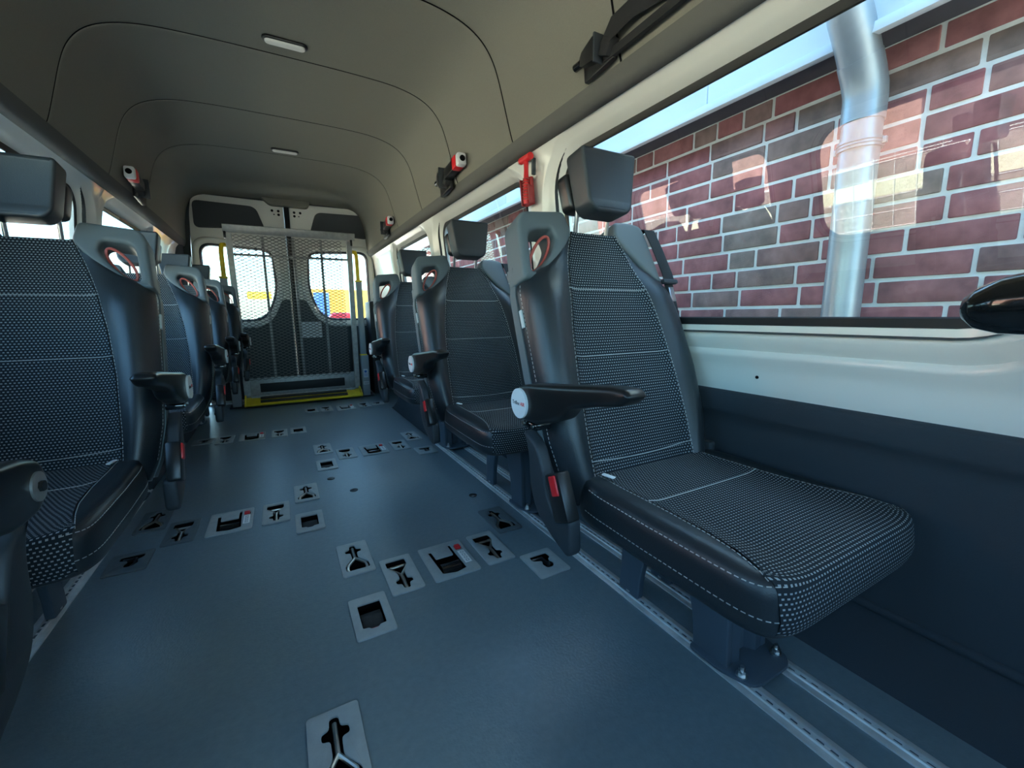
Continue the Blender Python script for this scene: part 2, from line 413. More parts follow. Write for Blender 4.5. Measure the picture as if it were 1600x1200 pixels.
for a, b in zip(seams, seams[1:]):
    mb = MB(); rows = []
    g = .0060
    for y, lift in ((a+g*.3, .008), (a+g*.7, .003), (a+g*1.6, .0006), (a+g*3.5, 0), *[(a+(b-a)*k/8, 0) for k in range(1, 8)], (b-g*3.5, 0), (b-g*1.6, .0006), (b-g*.7, .003), (b-g*.3, .008)):
        rows.append([(CX+(x-CX)*(1+lift), y, z+lift*.9) for x, z in section(y)])
    mb.loft(rows, cap=False, closed=False)
    obj('headliner_panel', mb.build('headliner_panel', ang=60), 'felt', ceil)
for y in seams[1:-1]:
    b = MB(); b.loft([[(CX+(x-CX)*1.003, yy, z+.003) for x, z in section(y)] for yy in (y-.004, y+.004)], cap=False, closed=False); obj('seam_shade', b.build('seam_shade'), 'void', ceil)  # shade of the open groove put in as a black strip behind each seam
for m in (1, -1):
    b = MB(); b.loft([[(CX+m*(x+.014*sst(3.75, 4.85, y)), y, z) for x, z in ((.7805, 1.543), (.784, 1.528), (.791, 1.511), (.803, 1.4985), (.820, 1.494), (.838, 1.497))] for y in (Y0, 1, 2, 3, 3.75, 3.9, 4.05, 4.2, 4.35, 4.5, 4.65, 4.8, 4.95)], cap=False, closed=False); obj('edge_trim', b.build('edge_trim', ang=60), 'edge_felt', ceil)
# backing so that no light leaks through the seams (the van's roof skin)
mb = MB(); rf = [(CX+(x-CX)*1.16, z+.09) for x, z in full]
mb.loft([[(x, y, z) for x, z in rf] for y in (Y0-.05, Y1+.1)], cap=False, closed=False)
struct('roof_skin', mb.build('roof_skin', ang=60), 'void')

# ---- front end: cab bulkhead with windscreen opening, behind the camera
mb = MB(); mb.flat([[(-.98, -.05), (1.22, -.05), (1.22, 1.4), (.95, 1.75), (.7, 2.02), (-.46, 2.02), (-.71, 1.75), (-.98, 1.4)], list(reversed(rr(-.68, .80, .92, 1.62, .1)))], .04, M=XZ(Y0-.02))
struct('wall_front', mb.build('wall_front', ang=30), 'trim_grey')
# ---- rear surround
sec = [(-.98, -.05), (1.22, -.05), (1.22, .9), (1.17, 1.4), (1.0, 1.75), (.75, 2.03), (-.51, 2.03), (-.76, 1.75), (-.93, 1.4), (-.98, .9)]
dl, dr, dt = -.665, 1.0, 1.955
door_open = [(dl-.01, -.04), (dr+.01, -.04), (dr, .9), (dr-.03, 1.5), (dr-.07, 1.80), (dr-.12, 1.89), (dr-.20, dt-.01), (dl+.20, dt-.005), (dl+.09, dt-.05), (dl+.04, 1.84), (dl+.01, 1.5), (dl-.005, .9)]
door_open = round_poly(door_open, .06, 3)
mb = MB(); mb.flat([sec, list(reversed(door_open))], .05, .004, M=XZ(Y1+.035))
struct('wall_rear', mb.build('wall_rear', ang=30), 'felt_dark')
# rear corner pillars: dark cloth trim between door frame and side windows
for k, (xa, xb) in enumerate(((-.90, -.70), (1.03, 1.14))):
    mb = MB(); mb.flat([round_poly([(xa, 4.60), (xb, 4.86), (xb, 4.98), (xa, 4.98)] if k == 0 else [(xa, 4.86), (xb, 4.60), (xb, 4.98), (xa, 4.98)], .05)], .9, M=frame((0, 0, 1.05), (1, 0, 0), (0, 1, 0)))
    struct('trim_%d' % (3+k), mb.build('trim', ang=40), 'felt_dark')

# ---- two rear doors
XC = .165
def make_door(m, name):
    X = (lambda x: x) if m < 0 else (lambda x: 2*XC-x)
    def pl(pts):
        q = [(X(x), z) for x, z in pts]; return q if m < 0 else list(reversed(q))
    root = struct_empty(name); yd = Y1+.02
    out = round_poly([(-.648, 0), (.142, 0), (.142, 1.97), (-.01, 1.97), (-.05, 1.97), (-.60, 1.975), (-.632, 1.80), (-.66, 1.2), (-.665, .6)], [.02, .01, .02, .03, .03, .13, .05, .1, .1], 6)
    win = round_poly([(-.585, 1.535), (.0, 1.505), (.022, 1.10), (-.10, .815), (-.585, .815)], [.10, .09, .16, .15, .08], 8)
    def grow(poly, g):
        c = Vector((-.285, 1.18)); return [tuple(Vector(p)+(Vector(p)-c).normalized()*g) for p in poly]
    mb = MB(); mb.flat([pl(out), list(reversed(pl(win)))], .05, .008, M=XZ(yd), bres=2)
    # pressed rim around the glass
    rgs = [[(x, yd+dy, z) for x, z in pl(grow(win, g))] for g, dy in ((.075, -.022), (.066, -.040), (.05, -.046), (.02, -.040), (.004, -.026), (-.002, .01))]
    mb.loft(rgs, cap=False)
    obj('door_leaf', mb.build('door_leaf', ang=35), 'paint', root)
    s = MB(); s.loft([[(x, yd+dy, z) for x, z in pl(grow(win, g))] for g, dy in ((.012, -.030), (.004, -.034), (-.012, -.02), (-.014, .02))], cap=False)
    obj('rubber_seal', s.build('rubber_seal'), 'rubber', root)
    g = MB(); g.flat([pl(grow(win, .002))], .005, M=XZ(yd+.015)); gl = obj('pane', g.build('pane', ang=30), 'glass', root)
    u = MB(); u.flat([pl(round_poly([(-.60, 1.915), (-.10, 1.905), (-.035, 1.70), (-.605, 1.672)], [.05, .06, .04, .05], 6))], .02, .006, M=XZ(yd-.03), bres=2)
    obj('upper_pad', u.build('upper_pad'), 'felt_dark', root)
    low = round_poly([(-.632, .03), (.128, .03), (.128, 1.03), (.055, 1.02), (-.03, .83), (-.16, .742), (-.632, .742)], [.03, .03, .03, .06, .12, .12, .04], 8)
    t = MB(); t.flat([pl(low)], .03, .009, M=XZ(yd-.032), bres=2); obj('lower_trim', t.build('lower_trim'), 'trim_grey', root)
    h = MB()
    for i, (hx, hz) in enumerate(((.04, 1.885), (.095, 1.885), (.055, 1.85), (.095, 1.85))):
        h.cyl((X(hx), yd-.028, hz), (X(hx), yd-.024, hz), .012 if i != 2 else .006, 14)
    obj('bolt_hole', h.build('bolt_hole'), 'void', root)
    if m < 0:
        w = MB()
        for i in range(12): w.tube([(X(-.575), yd+.011, 1.46-i*.05), (X(-.02), yd+.011, 1.445-i*.05)], .0014, 6)
        obj('defroster_wire', w.build('defroster_wire'), 'ink', gl)
    else:
        p = MB(); p.flat([rr(.20, .630, .402, .795, .006)], .003, M=XZ(yd-.052)); ps = obj('paper_notice', p.build('paper_notice'), 'white', root)
        q = MB()
        for i in range(7): q.box((.29-(.02 if i == 6 else 0), yd-.0545, .77-i*.018), (.16-(.05 if i in (2, 6) else 0), .001, .005))
        obj('printed_line', q.build('printed_line'), 'label_white', ps)
    return root
make_door(-1, 'door_1'); make_door(1, 'door_2')
mb = MB(); mb.flat([round_poly([(-.06, 2.0), (.39, 2.0), (.36, 1.925), (.02, 1.925)], .03)], .09, .01, M=XZ(Y1-.04)); struct('trim_9', mb.build('trim_9'), 'felt')
mb = MB(); mb.box((XC, Y1-.012, .97), (.046, .03, 1.93), .006); struct('trim_5', mb.build('trim_5'), 'rubber')
mb = MB(); mb.flat([rr(-.66, -.004, .99, .012, .004)], .10, M=XZ(Y1-.02)); struct('trim_6', mb.build('trim_6'), 'alu')

# ---- wheel arch box on the brick side
def wheelarch(m, nm):
    mb = MB(); rows = []
    for y, h, in ((2.60, .0), (2.72, .10), (2.86, .20), (3.05, .245), (3.50, .245), (3.72, .19), (3.86, .08), (3.94, 0)):
        pr = [(.862, .0), (.866, h*.3), (.90, h*.85), (.93, h), (1.16, h), (1.16, 0)]
        rows.append([(x if m > 0 else 2*CX-x, y, z) for x, z in pr])
    mb.loft(rows); return struct(nm, mb.build(nm, ang=50), 'panel')
wheelarch(1, 'trim_7'); wheelarch(-1, 'trim_8')

# ================================================================== OUTSIDE
mb = MB(); mb.box((-10, 8, -.70), (90, 70, .1)); struct('ground', mb.build('ground', ang=0), 'pave')
# brick wall beside the van
BX = 1.85
bw = struct_empty('wall_brick')
mb = MB(); mb.box((BX+.045, 3.2, .55), (.13, 11.6, 2.4)); obj('mortar_bed', mb.build('mortar_bed', ang=0), 'mortar', bw)
course = .0835
bricks = []
for r in list(range(14))+list(range(-15, 0)):
    zc = .662+r*course; y = -1.2+random.random()*.25; alt = r % 2
    while y < 8.6:
        ln = .238 if random.random() < .68 else .113
        bricks.append((y+ln/2, zc, ln)); y += ln+.0125
bricks.sort(key=lambda b: (b[0]-.9 if b[0] > .9 else (.9-b[0])*1.6)+(.6 if b[1] < .74 else 0)+(20 if b[1] < .64 else 0)+(2 if b[1] > 1.74 else 0)+(5 if b[0] < .1 else 0))
def brick_mesh(ln):
    b = MB(); b.box((0, 0, 0), (.05, ln, .0705), .004); return b.build('brick', ang=30)
BM = {.238: brick_mesh(.238), .113: brick_mesh(.113)}
for me in BM.values(): me.materials.append(MATS['brick'])
rest = MB()
for i, (y, z, ln) in enumerate(bricks):
    dx = random.uniform(-.0025, .0025)
    if i < 290:
        o = bpy.data.objects.new('brick', BM[ln]); COL.objects.link(o); o.parent = bw; o.location = (BX-.001+dx, y, z); o.rotation_euler = (random.uniform(-.008, .008), 0, 0)
    else: rest.box((BX-.001+dx, y, z), (.05, ln, .0705))
o = obj('far_bricks', rest.build('far_bricks', ang=0, fix=False), 'brick', bw); o['kind'] = 'stuff'
# eave: fascia boards, soffit, roof
ev = thing('roof_eave', 'pale blue-white fascia of the eave above the brick wall', 'eave', (1.68, 0, 0))
for i in range(12):
    y = -1.4+i*.9; b = MB(); b.box((-.012, y+.45, 1.86), (.02, .896, .300), .002); obj('fascia_board', b, 'fascia', ev)
b = MB(); b.box((-.022, 3.9, 1.6925), (.03, 10.9, .031), .003); obj('drip_edge', b, 'fascia', ev)
b = MB(); b.box((.10, 3.9, 1.715), (.20, 10.9, .02)); obj('soffit', b, 'roof', ev)
b = MB(); b.box((1.78, 3.9, 2.01+1.22), (4.25, 11.0, .06), rot=Matrix.Rotation(math.radians(-35), 3, 'Y')); obj('roof_slope', b, 'roof', ev)
# downpipe
dp = thing('downpipe', 'grey zinc rain downpipe with swan neck on the brick wall', 'downpipe', (0, 0, 0))
def pipe(path, r): b = MB(); b.tube(path, r, 24); return b
PX, PY = 1.745, .765
obj('lower_pipe', pipe([(PX, PY, -.64), (PX, PY, 1.50)], .056), 'zinc', dp)
obj('elbow', pipe([(PX, PY, 1.46), (PX, PY, 1.53), (PX-.006, PY, 1.56), (PX-.022, PY+.003, 1.60), (PX-.05, PY+.006, 1.645)], .060), 'zinc', dp)
obj('swan_neck', pipe([(PX-.04, PY+.005, 1.63), (PX-.075, PY+.008, 1.685), (PX-.125, PY+.012, 1.75), (PX-.155, PY+.012, 1.80), (PX-.17, PY+.012, 1.86), (PX-.172, PY+.012, 2.1)], .0575), 'zinc', dp)
cl = obj('clamp', pipe([(PX, PY, 1.375), (PX, PY, 1.405)], .0625), 'zinc', dp)
for sg in (1, -1): b = MB(); b.box((PX, PY+sg*.066, 1.39), (.012, .016, .020), .002); obj('clamp_lug', b, 'zinc', cl)
for z in (1.385, 1.395):
    b = MB(); b.tube([(PX+.0635*math.cos(a*.2617), PY+.0635*math.sin(a*.2617), z) for a in range(24)], .002, 6, closed=True); obj('clamp_ridge', b, 'zinc', cl)

# sky side: wire fence with cream strips, houses (seen as reflections)
fe = thing('wire_fence', 'wire panel fence with cream privacy strips across the yard', 'fence', (-6.0, 0, -.65))
for i in range(9):
    b = MB(); b.box((.02, -6+i*2.5, 1.04), (.07, .06, 2.08), .004); obj('fence_post', b, 'cream', fe)
for z, mm in ((.30, 'taupe'), (.52, 'taupe'), (.74, 'taupe'), (.96, 'taupe'), (1.18, 'taupe'), (1.40, 'taupe'), (1.64, 'cream'), (1.88, 'taupe')):
    for i in range(8):
        b = MB(); b.box((0, -6+i*2.5+1.25, z), (.004, 2.42, .20 if mm == 'taupe' else .23)); obj('privacy_strip', b, mm, fe)
b = MB()
for z in (.19, .41, .63, .85, 1.07, 1.29, 1.51, 1.77, 1.99, 2.03): b.box((.012, 4, z), (.008, 20, .009))
for i in range(80): b.box((.018, -6+i*.25, 1.05), (.006, .007, 2.05))
o = obj('wire_mesh', b.build('wire_mesh', ang=0, fix=False), 'white', fe); o['kind'] = 'stuff'
def house(x, y, w, d, h, rh, wall, label, ridge_x=False):
    t = thing('house', label, 'house', (x, y, -.65))
    b = MB()
    b.loft([[(-d/2, s*w/2, 0), (d/2, s*w/2, 0), (d/2, s*w/2, h), (0, s*w/2, h+rh), (-d/2, s*w/2, h)] for s in (-1, 1)])
    wl_ = obj('wall', b.build('wall', ang=20), wall, t)
    a = math.atan2(rh, d/2); ln = math.hypot(rh, d/2)+.4
    for s in (-1, 1):
        b = MB(); b.box((s*(d/4+.1), 0, h+rh/2-.05), (ln, w+.7, .16), rot=Matrix.Rotation(s*a, 3, 'Y')); obj('roof', b, 'roof', t)
    for i in range(int(w//2.4)):
        b = MB(); b.box((d/2+.01, -w/2+1.4+i*2.4, 1.6), (.06, 1.0, 1.2), .01); f = obj('window', b, 'white', t)
        b = MB(); b.box((d/2+.045, -w/2+1.4+i*2.4, 1.6), (.02, .84, 1.04)); obj('pane', b, 'vanglass', f)
    return t
house(-26, 6.2, 5.0, 6, 2.6, 1.7, 'house', 'cream rendered house with dark gable roof beyond the fence')
house(-16, 10.5, 11.5, 8, 6.4, 2.8, 'house_brick', 'brown brick house with dark gable roof beyond the fence')
# behind the van: delivery truck, car, bin seen through the rear windows
tr = thing('box_truck', 'orange box truck with blue panel parked behind the rear doors', 'truck', (2.6, 15, -.65))
b = MB(); b.box((-.25, 0, 1.375), (3.4, 2.2, 1.85), .04); obj('cargo_box', b, 'orange', tr)
b = MB(); b.box((-1.42, -1.12, 1.72), (.42, .03, .95), .01); obj('blue_panel', b, 'blue_ink', tr)
b = MB(); b.box((2.35, 0, 1.25), (1.6, 2.1, 1.7), .12); cb = obj('cab', b, 'orange', tr)
b = MB(); b.box((2.5, -1.06, 1.6), (.8, .03, .6), .02); obj('cab_window', b, 'vanglass', cb)
for x in (-1.2, 2.2):
    for y in (-.9, .9): b = MB(); b.cyl((x, y-.12, .42), (x, y+.12, .42), .42, 24); obj('wheel', b, 'rubber', tr)
b = MB(); b.box((.3, 0, .5), (4.6, .8, .14), .01); obj('chassis', b, 'rubber', tr)
t = thing('waste_bin', 'tall red waste bin standing behind the rear doors', 'bin', (1.10, 9.0, -.65))
b = MB(); b.loft([[(w*x, w*y, z) for x, y in rr(-.2, -.2, .2, .2, .06)] for z, w in ((.05, .78), (1.36, 1.0), (1.40, 1.06), (1.44, 1.06))]); obj('body', b, 'red', t)
b = MB(); b.loft([[(w*x, w*y, z) for x, y in rr(-.2, -.2, .2, .2, .06)] for z, w in ((1.441, 1.09), (1.49, 1.09), (1.55, .9), (1.57, .6))]); obj('lid', b, 'red', t)
for x in (-.12, .12): b = MB(); b.cyl((x-.025, .13, .07), (x+.025, .13, .07), .07, 16); obj('wheel', b, 'rubber', t)
t = thing('sign_board', 'small yellow sign board on posts far behind the rear doors', 'sign', (-.86, 30, -.65))
b = MB(); b.flat([rr(-.65, 2.55, .65, 3.0, .12)], .08, .01, M=XZ(0)); obj('board', b, 'yellow', t)
for x in (-.45, .45): b = MB(); b.cyl((x, .06, 0), (x, .06, 2.9), .04, 12); obj('post', b, 'galv', t)

# ================================================================== FLOOR FITTINGS
def build_plate(t):
    """returns list of (part name, mesh, material, parentpart)"""
    w, l = SIZE[t]; parts = []
    outl = rr(-w/2, -l/2, w/2, l/2, .008, 3); ho = []
    if t == 'A':   # cross-shaped slot at the far end, flaring towards the cab
        ho = [round_poly([(-.009, .088), (.009, .088), (.011, .062), (.027, .058), (.027, .036), (.011, .034), (.010, -.005), (.038, -.045), (.038, -.080), (-.038, -.080), (-.038, -.045), (-.010, -.005), (-.011, .034), (-.027, .036), (-.027, .058), (-.011, .062)], .008, 3)]
    if t == 'B':   # flared pocket at the far end, cross towards the cab
        ho = [round_poly([(-.036, .085), (.030, .085), (.030, .045), (.012, .005), (.012, -.030), (.027, -.034), (.027, -.056), (.012, -.060), (.010, -.086), (-.010, -.086), (-.012, -.060), (-.027, -.056), (-.027, -.034), (-.012, -.030), (-.012, .005), (-.036, .045)], .008, 3)]
    if t == 'C':
        ho = [round_poly([(-.052, .072), (-.040, .072), (-.038, .020), (.026, .020), (.026, .086), (.036, .086), (.036, .026), (.040, -.075), (.0, -.086), (-.045, -.075)], .005, 3), rr(.044, .040, .068, .070, .003)]
    if t == 'E':
        ho = [round_poly([(-.034, .050), (.036, .050), (.036, .022), (.020, .010), (.028, -.012), (.014, -.034), (-.008, -.034), (-.014, -.010), (-.004, .008), (-.034, .020)], .008, 3)]
    if t == 'D':
        ho = [round_poly([(-.032, .055), (.032, .055), (.032, -.050), (.014, -.052), (.008, -.060), (-.010, -.060), (-.016, -.052), (-.032, -.050)], .004, 3)]
    b = MB(); b.flat([outl]+[list(reversed(h)) for h in ho], .006, .0015, M=Matrix.Translation((0, 0, .0022))); parts.append(('plate', b.build('plate'), 'plate', None))
    b = MB(); z0, z1 = -.034, -.0015; a, c = w/2-.007, l/2-.007
    b.add([(-a, -c, z1), (a, -c, z1), (a, c, z1), (-a, c, z1), (-a, -c, z0), (a, -c, z0), (a, c, z0), (-a, c, z0)], [(4, 5, 6, 7), (0, 1, 5, 4), (1, 2, 6, 5), (2, 3, 7, 6), (3, 0, 4, 7)])
    parts.append(('recess_tray', b.build('recess_tray', ang=0), 'void', None))
    if t in 'AB':
        s = 1 if t == 'A' else -1; zr = -.0015
        hook = MB(); hook.tube([(0, s*.078, zr-.004), (0, s*.03, zr), (0, s*.002, zr)], .0055, 8)
        for k in (-1, 1): hook.tube([(0, s*.004, zr), (k*.010, s*-.012, zr), (k*.028, s*-.040, zr), (k*.031, s*-.056, zr-.004), (k*.026, s*-.072, zr-.014)], .005, 8)
        hook.tube([(-.026, s*-.070, zr-.013), (.026, s*-.070, zr-.013)], .005, 8)
        hk = ('hook', hook.build('hook'), 'rod', None); parts.append(hk)
        if t == 'A': b = MB(); b.box((0, s*-.066, -.014), (.034, .016, .012), .002); parts.append(('red_mark', b.build('red_mark'), 'red_dark', None))
    if t == 'C':
        b = MB(); b.cyl((-.036, -.028, -.026), (.032, -.028, -.026), .030, 28); parts.append(('belt_reel', b.build('belt_reel'), 'black_gloss', None))
        b = MB(); b.box((.055, .055, .006), (.020, .024, .012), .003); parts.append(('release_button', b.build('release_button'), 'red', None))
        b = MB(); b.box((.0565, -.012, .0054), (.024, .082, .0015), .0005); lb = ('sticker', b.build('sticker'), 'white', None); parts.append(lb)
        b = MB()
        for i in range(4):
            y = .014-i*.018; b.flat([rr(-.006, -.006, .006, .006, .002, 2), list(reversed(rr(-.004, -.004, .004, .004, .002, 2)))], .0006, M=Matrix.Translation((.0565, y, .0065)))
        parts.append(('pictogram', b.build('pictogram', ang=0), 'post_grey', 'sticker'))
    if t == 'E':
        b = MB(); b.tube([(-.026, .040, -.008), (.01, .036, -.006), (.014, .0, -.006), (.004, -.022, -.010)], .007, 8); parts.append(('strap_end', b.build('strap_end'), 'black', None))
        b = MB(); b.cyl((.024, .0, -.012), (.024, .0, -.006), .010, 14); parts.append(('rivet', b.build('rivet'), 'rod', None))
    if t == 'D':
        b = MB(); b.loft([[(-.028, y, z) , (.028, y, z)] for y, z in ((.05, -.030), (.03, -.010), (0, -.007), (-.03, -.012), (-.05, -.030))], cap=False, closed=False); parts.append(('belt_strap', b.build('belt_strap'), 'belt', None))
        b = MB(); b.box((-.002, -.048, -.010), (.030, .012, .006), .002); parts.append(('red_mark', b.build('red_mark'), 'red_dark', None))
    return parts
PROTO = {t: build_plate(t) for t in SIZE}
NAMES = {'A': ('hook_fitting', 'forked hook floor fitting', 'stem towards lift'), 'B': ('hook_fitting', 'forked hook floor fitting', 'stem towards cab'), 'C': ('belt_retractor', 'wide floor belt retractor, red button', ''), 'E': ('strap_fitting', 'small bent-slot floor fitting', ''), 'D': ('strap_fitting', 'rectangular-opening floor fitting', '')}
for where, ps in ROWS:
    for t, x, y in ps:
        nm, d1, d2 = NAMES[t]; same = sorted([q[1] for q in ps if q[0] == t], key=abs)
        pos = ''
        if len(same) == 2: pos = 'aisle end ' if abs(x-CX) == min(abs(q-CX) for q in same) else 'wall end '
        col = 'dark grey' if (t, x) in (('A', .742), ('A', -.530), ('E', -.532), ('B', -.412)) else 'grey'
        lab = '%s %s, %s%s' % (col, d1, (d2+', ' if d2 else '')+pos, where)
        root = thing(nm, lab, 'floor fitting', (x, y, 0), 'wheelchair belt fittings in the floor')
        made = {}
        for pn, me, mm, par in PROTO[t]:
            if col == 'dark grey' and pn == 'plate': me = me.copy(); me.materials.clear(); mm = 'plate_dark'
            made[pn] = obj(pn, me, mm, made[par] if par else root)
for i, (x, y, lab) in enumerate(((.173, 2.326, 'small black floor plug before the open belt strap fitting'), (.256, 2.107, 'small grey floor plug in the scuffed aisle floor'), (.743, 1.757, 'small black floor plug beside the brick-side seat rail'))):
    b = MB(); b.flat([[(.019*math.cos(a*.3307), .019*math.sin(a*.3307)) for a in range(19)]], .003, .001, M=Matrix.Translation((x, y, .0012)))
    b.flat([[(.006*math.cos(a*.628), .006*math.sin(a*.628)) for a in range(10)]], .0045, .0005, M=Matrix.Translation((x, y, .0015)))
    tag(obj('floor_plug', b, ('black', 'trim_grey', 'black')[i]), lab, 'floor plug', 'floor plugs')

# ---- seat rails
def rail(x, y0, y1, label):
    t = thing('seat_rail', label, 'rail', (x, 0, 0), 'aluminium seat rails in the floor')
    pr = [(-.026, .0005), (-.026, .004), (-.020, .006), (-.012, .006), (-.010, .010), (-.006, .010), (-.006, .002), (.006, .002), (.006, .010), (.010, .010), (.012, .006), (.020, .006), (.026, .004), (.026, .0005)]
    b = MB(); b.loft([[(px, y, z) for px, z in pr] for y in (y0, y1)]); obj('rail_profile', b.build('rail_profile', ang=25), 'alu', t)
    b = MB(); n = int((y1-y0)/.025)
    for i in range(n): b.cyl((0, y0+.0125+i*.025, .0018), (0, y0+.0125+i*.025, .0026), .0085, 8)
    o = obj('slot_recess', b.build('slot_recess', fix=False), 'leg_grey', t); o['kind'] = 'stuff'
    b = MB()
    for y in (y0+.02, y1-.02): b.cyl((-.016, y, .005), (-.016, y, .0085), .006, 6)
    obj('rail_screw', b, 'metal', t)
rail(.872, .12, 2.62, 'inner aluminium seat rail along the brick-side seats')
rail(1.005, .12, 2.62, 'outer aluminium seat rail along the brick-side seats')
rail(-.648, .30, 2.62, 'inner aluminium seat rail along the sky-side seats')
rail(-.780, .30, 2.62, 'outer aluminium seat rail along the sky-side seats')

# ================================================================== SEATS
def make_seat(m, name, label, loc, ang=20, cap='disc', arm=True, adz=0., group='passenger seats'):
    """local x outboard positive for m=1; front = -y"""
    root = thing(name, label, 'seat', loc, group); mir = m < 0
    def put(pn, mb, mm, parent=None, ang_=40):
        return obj(pn, mb.build(pn, ang=ang_, mirror=mir), mm, parent or root)
    def uvproj(me, fn):
        uvl = me.uv_layers.new(name='UVMap')
        for lp in me.loops: uvl.data[lp.index].uv = fn(me.vertices[lp.vertex_index].co)
    A = math.radians(ang); O = Vector((0, .77, .43)); U = Vector((0, math.sin(A), math.cos(A))); N = Vector((0, -math.cos(A), math.sin(A)))
    def B(u, v, w): return O+Vector((u, 0, 0))+U*v+N*w
    BF = frame(O, (1, 0, 0), U, N)      # 2D (u,v) outlines, thickness along normal
    # ---------- pedestal
    arch = [round_poly([(.525, .0), (.528, .06), (.538, .352), (.87, .352), (.885, .06), (.89, 0), (.81, 0), (.805, .08), (.775, .20), (.72, .262), (.66, .20), (.625, .08), (.62, 0)], [.01, .05, .01, .01, .05, .01, .01, .05, .06, .06, .06, .05, .01], 4)]
    for x in (.040, .175):
        b = MB(); b.flat(arch, .022, .004, M=Matrix.Translation((0, 0, .012)) @ YZ(x), bres=2); lg = put('leg_frame', b, 'leg_grey')
        for y in (.495, .85):
            b = MB(); b.cyl((x, y, .0195), (x, y, .024), .013, 16); b.cyl((x, y, .024), (x, y, .034), .009, 6); b.cyl((x, y, .034), (x, y, .044), .005, 10); put('bolt', b, 'metal', lg)
    b = MB()
    b.loft([[(.038, yf, z), (.075, yf-.004, z), (.09, yf+.018, z), (.125, yf+.018, z), (.14, yf-.004, z), (.177, yf, z), (.177, yf+.03, z), (.038, yf+.03, z)] for z, yf in ((.012, .528), (.06, .530), (.352, .540))])
    put('front_web', b, 'leg_grey')
    b = MB(); b.flat([round_poly([(.012, .62), (.012, .535), (.034, .468), (.060, .458), (.165, .458), (.190, .475), (.205, .535), (.205, .62)], .014, 4)], .009, .002, M=Matrix.Translation((0, 0, .0155))); put('foot_plate', b, 'leg_grey')
    b = MB(); b.box((.03, .60, .348), (.42, .42, .02), .006); put('seat_pan', b, 'shell_dark')
    # ---------- cushion
    cx, cy, a_, b_, n_ = .017, .545, .258, .254, 9.
    pf = [(0, .446), (.6, .447), (.86, .450), (.93, .449), (.962, .445), (.984, .436), (.996, .422), (1.0, .404), (1.003, .390), (1.0, .374), (.988, .362), (.96, .356), (.88, .352), (0, .352)]
    def bol(x, y): return .009*sst(.58, .86, abs(x-cx)/a_)*sst(.98, .88, abs(x-cx)/a_)*(1-.45*sst(.40, .33, y))
    def ring(rho, z, nn=72):
        out = []
        for i in range(nn):
            t = 2*math.pi*i/nn; c, s = math.cos(t), math.sin(t)
            x = cx+a_*rho*math.copysign(abs(c)**(2/n_), c); y = cy+b_*rho*math.copysign(abs(s)**(2/n_), s)
            # waist: side bolsters swing out a little in the middle
            x = cx+(x-cx)*(1-.035*sst(.60, .80, y))
            out.append((x, y, z+(bol(x, y)*sst(.418, .442, z) if z > .418 else 0)))
        return out
    b = MB(); b.loft([ring(max(r, .02), z) for r, z in pf]); cu = put('cushion', b, 'leather', ang_=60)
    # fabric on the cushion, wrapping over the front edge
    def zt(rho): return interp(rho, pf[:8])
    def rho_of(x, y): return (abs((x-cx)/a_)**n_+abs((y-cy)/b_)**n_)**(1/n_)
    def half(y): return interp(y, [(.29, .232), (.32, .230), (.37, .216), (.45, .198), (.56, .187), (.80, .180)])
    rows = []; uvs = []; ns = 24; path = [('y', .785-.012*i) for i in range(38)]
    tops = path; dist = 0
    for k, y in tops:
        row = []
        for i in range(ns+1):
            s = -1+2*i/ns; x = cx+s*half(y); r = rho_of(x, y); row.append((x, y, zt(min(r, 1))+bol(x, y)+.0028))
        rows.append(row)
    # clamp top rows to rho<.93, then the front wrap
    rows = [r for r in rows if rho_of(r[ns//2][0], r[ns//2][1]) < .925]
    for rho, z in ((.94, None), (.955, None), (.97, None), (.985, None), (1.0, None), (1.006, .392), (1.0, .378), (.985, .366)):
        row = []
        for i in range(ns+1):
            s = -1+2*i/ns; x = cx+s*.232; q = max(rho**n_-abs((x-cx)/a_)**n_, .02); y = cy-b_*q**(1/n_)-.0028
            zz = (zt(min(rho, 1)) if z is None else z)+(.0028 if z is None else 0)+(bol(x, y) if z is None and rho < .98 else 0)
            row.append((x, y, zz))
        rows.append(row)
    acc = [0]
    for r0, r1 in zip(rows, rows[1:]): acc.append(acc[-1]+(Vector(r1[ns//2])-Vector(r0[ns//2])).length)
    mbx = MB().loft(rows, cap=False, closed=False)
    me = new_mesh('fabric_panel', [(-x, y, z) for x, y, z in mbx.v] if mir else mbx.v, mbx.f)
    uvl = me.uv_layers.new(name='UVMap')
    for lp in me.loops: k = lp.vertex_index; uvl.data[lp.index].uv = (mbx.v[k][0]+.5, acc[k//(ns+1)])
    fixdir(me, Vector((0, 0, 1))); cf = obj('fabric_panel', me, 'fabric', cu)
    # ---------- backrest
    def L(v): return interp(v, [(-.04, -.225), (.02, -.246), (.12, -.262), (.30, -.268), (.52, -.266), (.56, -.258), (.575, -.225), (.62, -.165), (.66, -.118), (.70, -.095)])
    def R(v): return interp(v, [(-.04, .225), (.02, .250), (.12, .272), (.28, .282), (.42, .268), (.54, .240), (.565, .215), (.60, .165), (.65, .120), (.70, .095)])
    def fe_(v): return interp(v, [(-.02, .176), (.10, .178), (.27, .172), (.40, .158), (.52, .136), (.62, .106), (.695, .080)])
    def fw(u, v):
        h = (L(v) if u < 0 else R(v)); t = abs(u)/max(abs(h), .01); f = fe_(v)/abs(h)
        base = .010*sst(-.02, .18, v)-.018*sst(.45, .72, v)-.006
        return base+.030*sst(f-.12, min(f+.18, .85), t)*(1-.75*sst(.48, .60, v))-.050*sst(.84, 1.0, t)**2
    rings = []; NV = 34; NU = 26
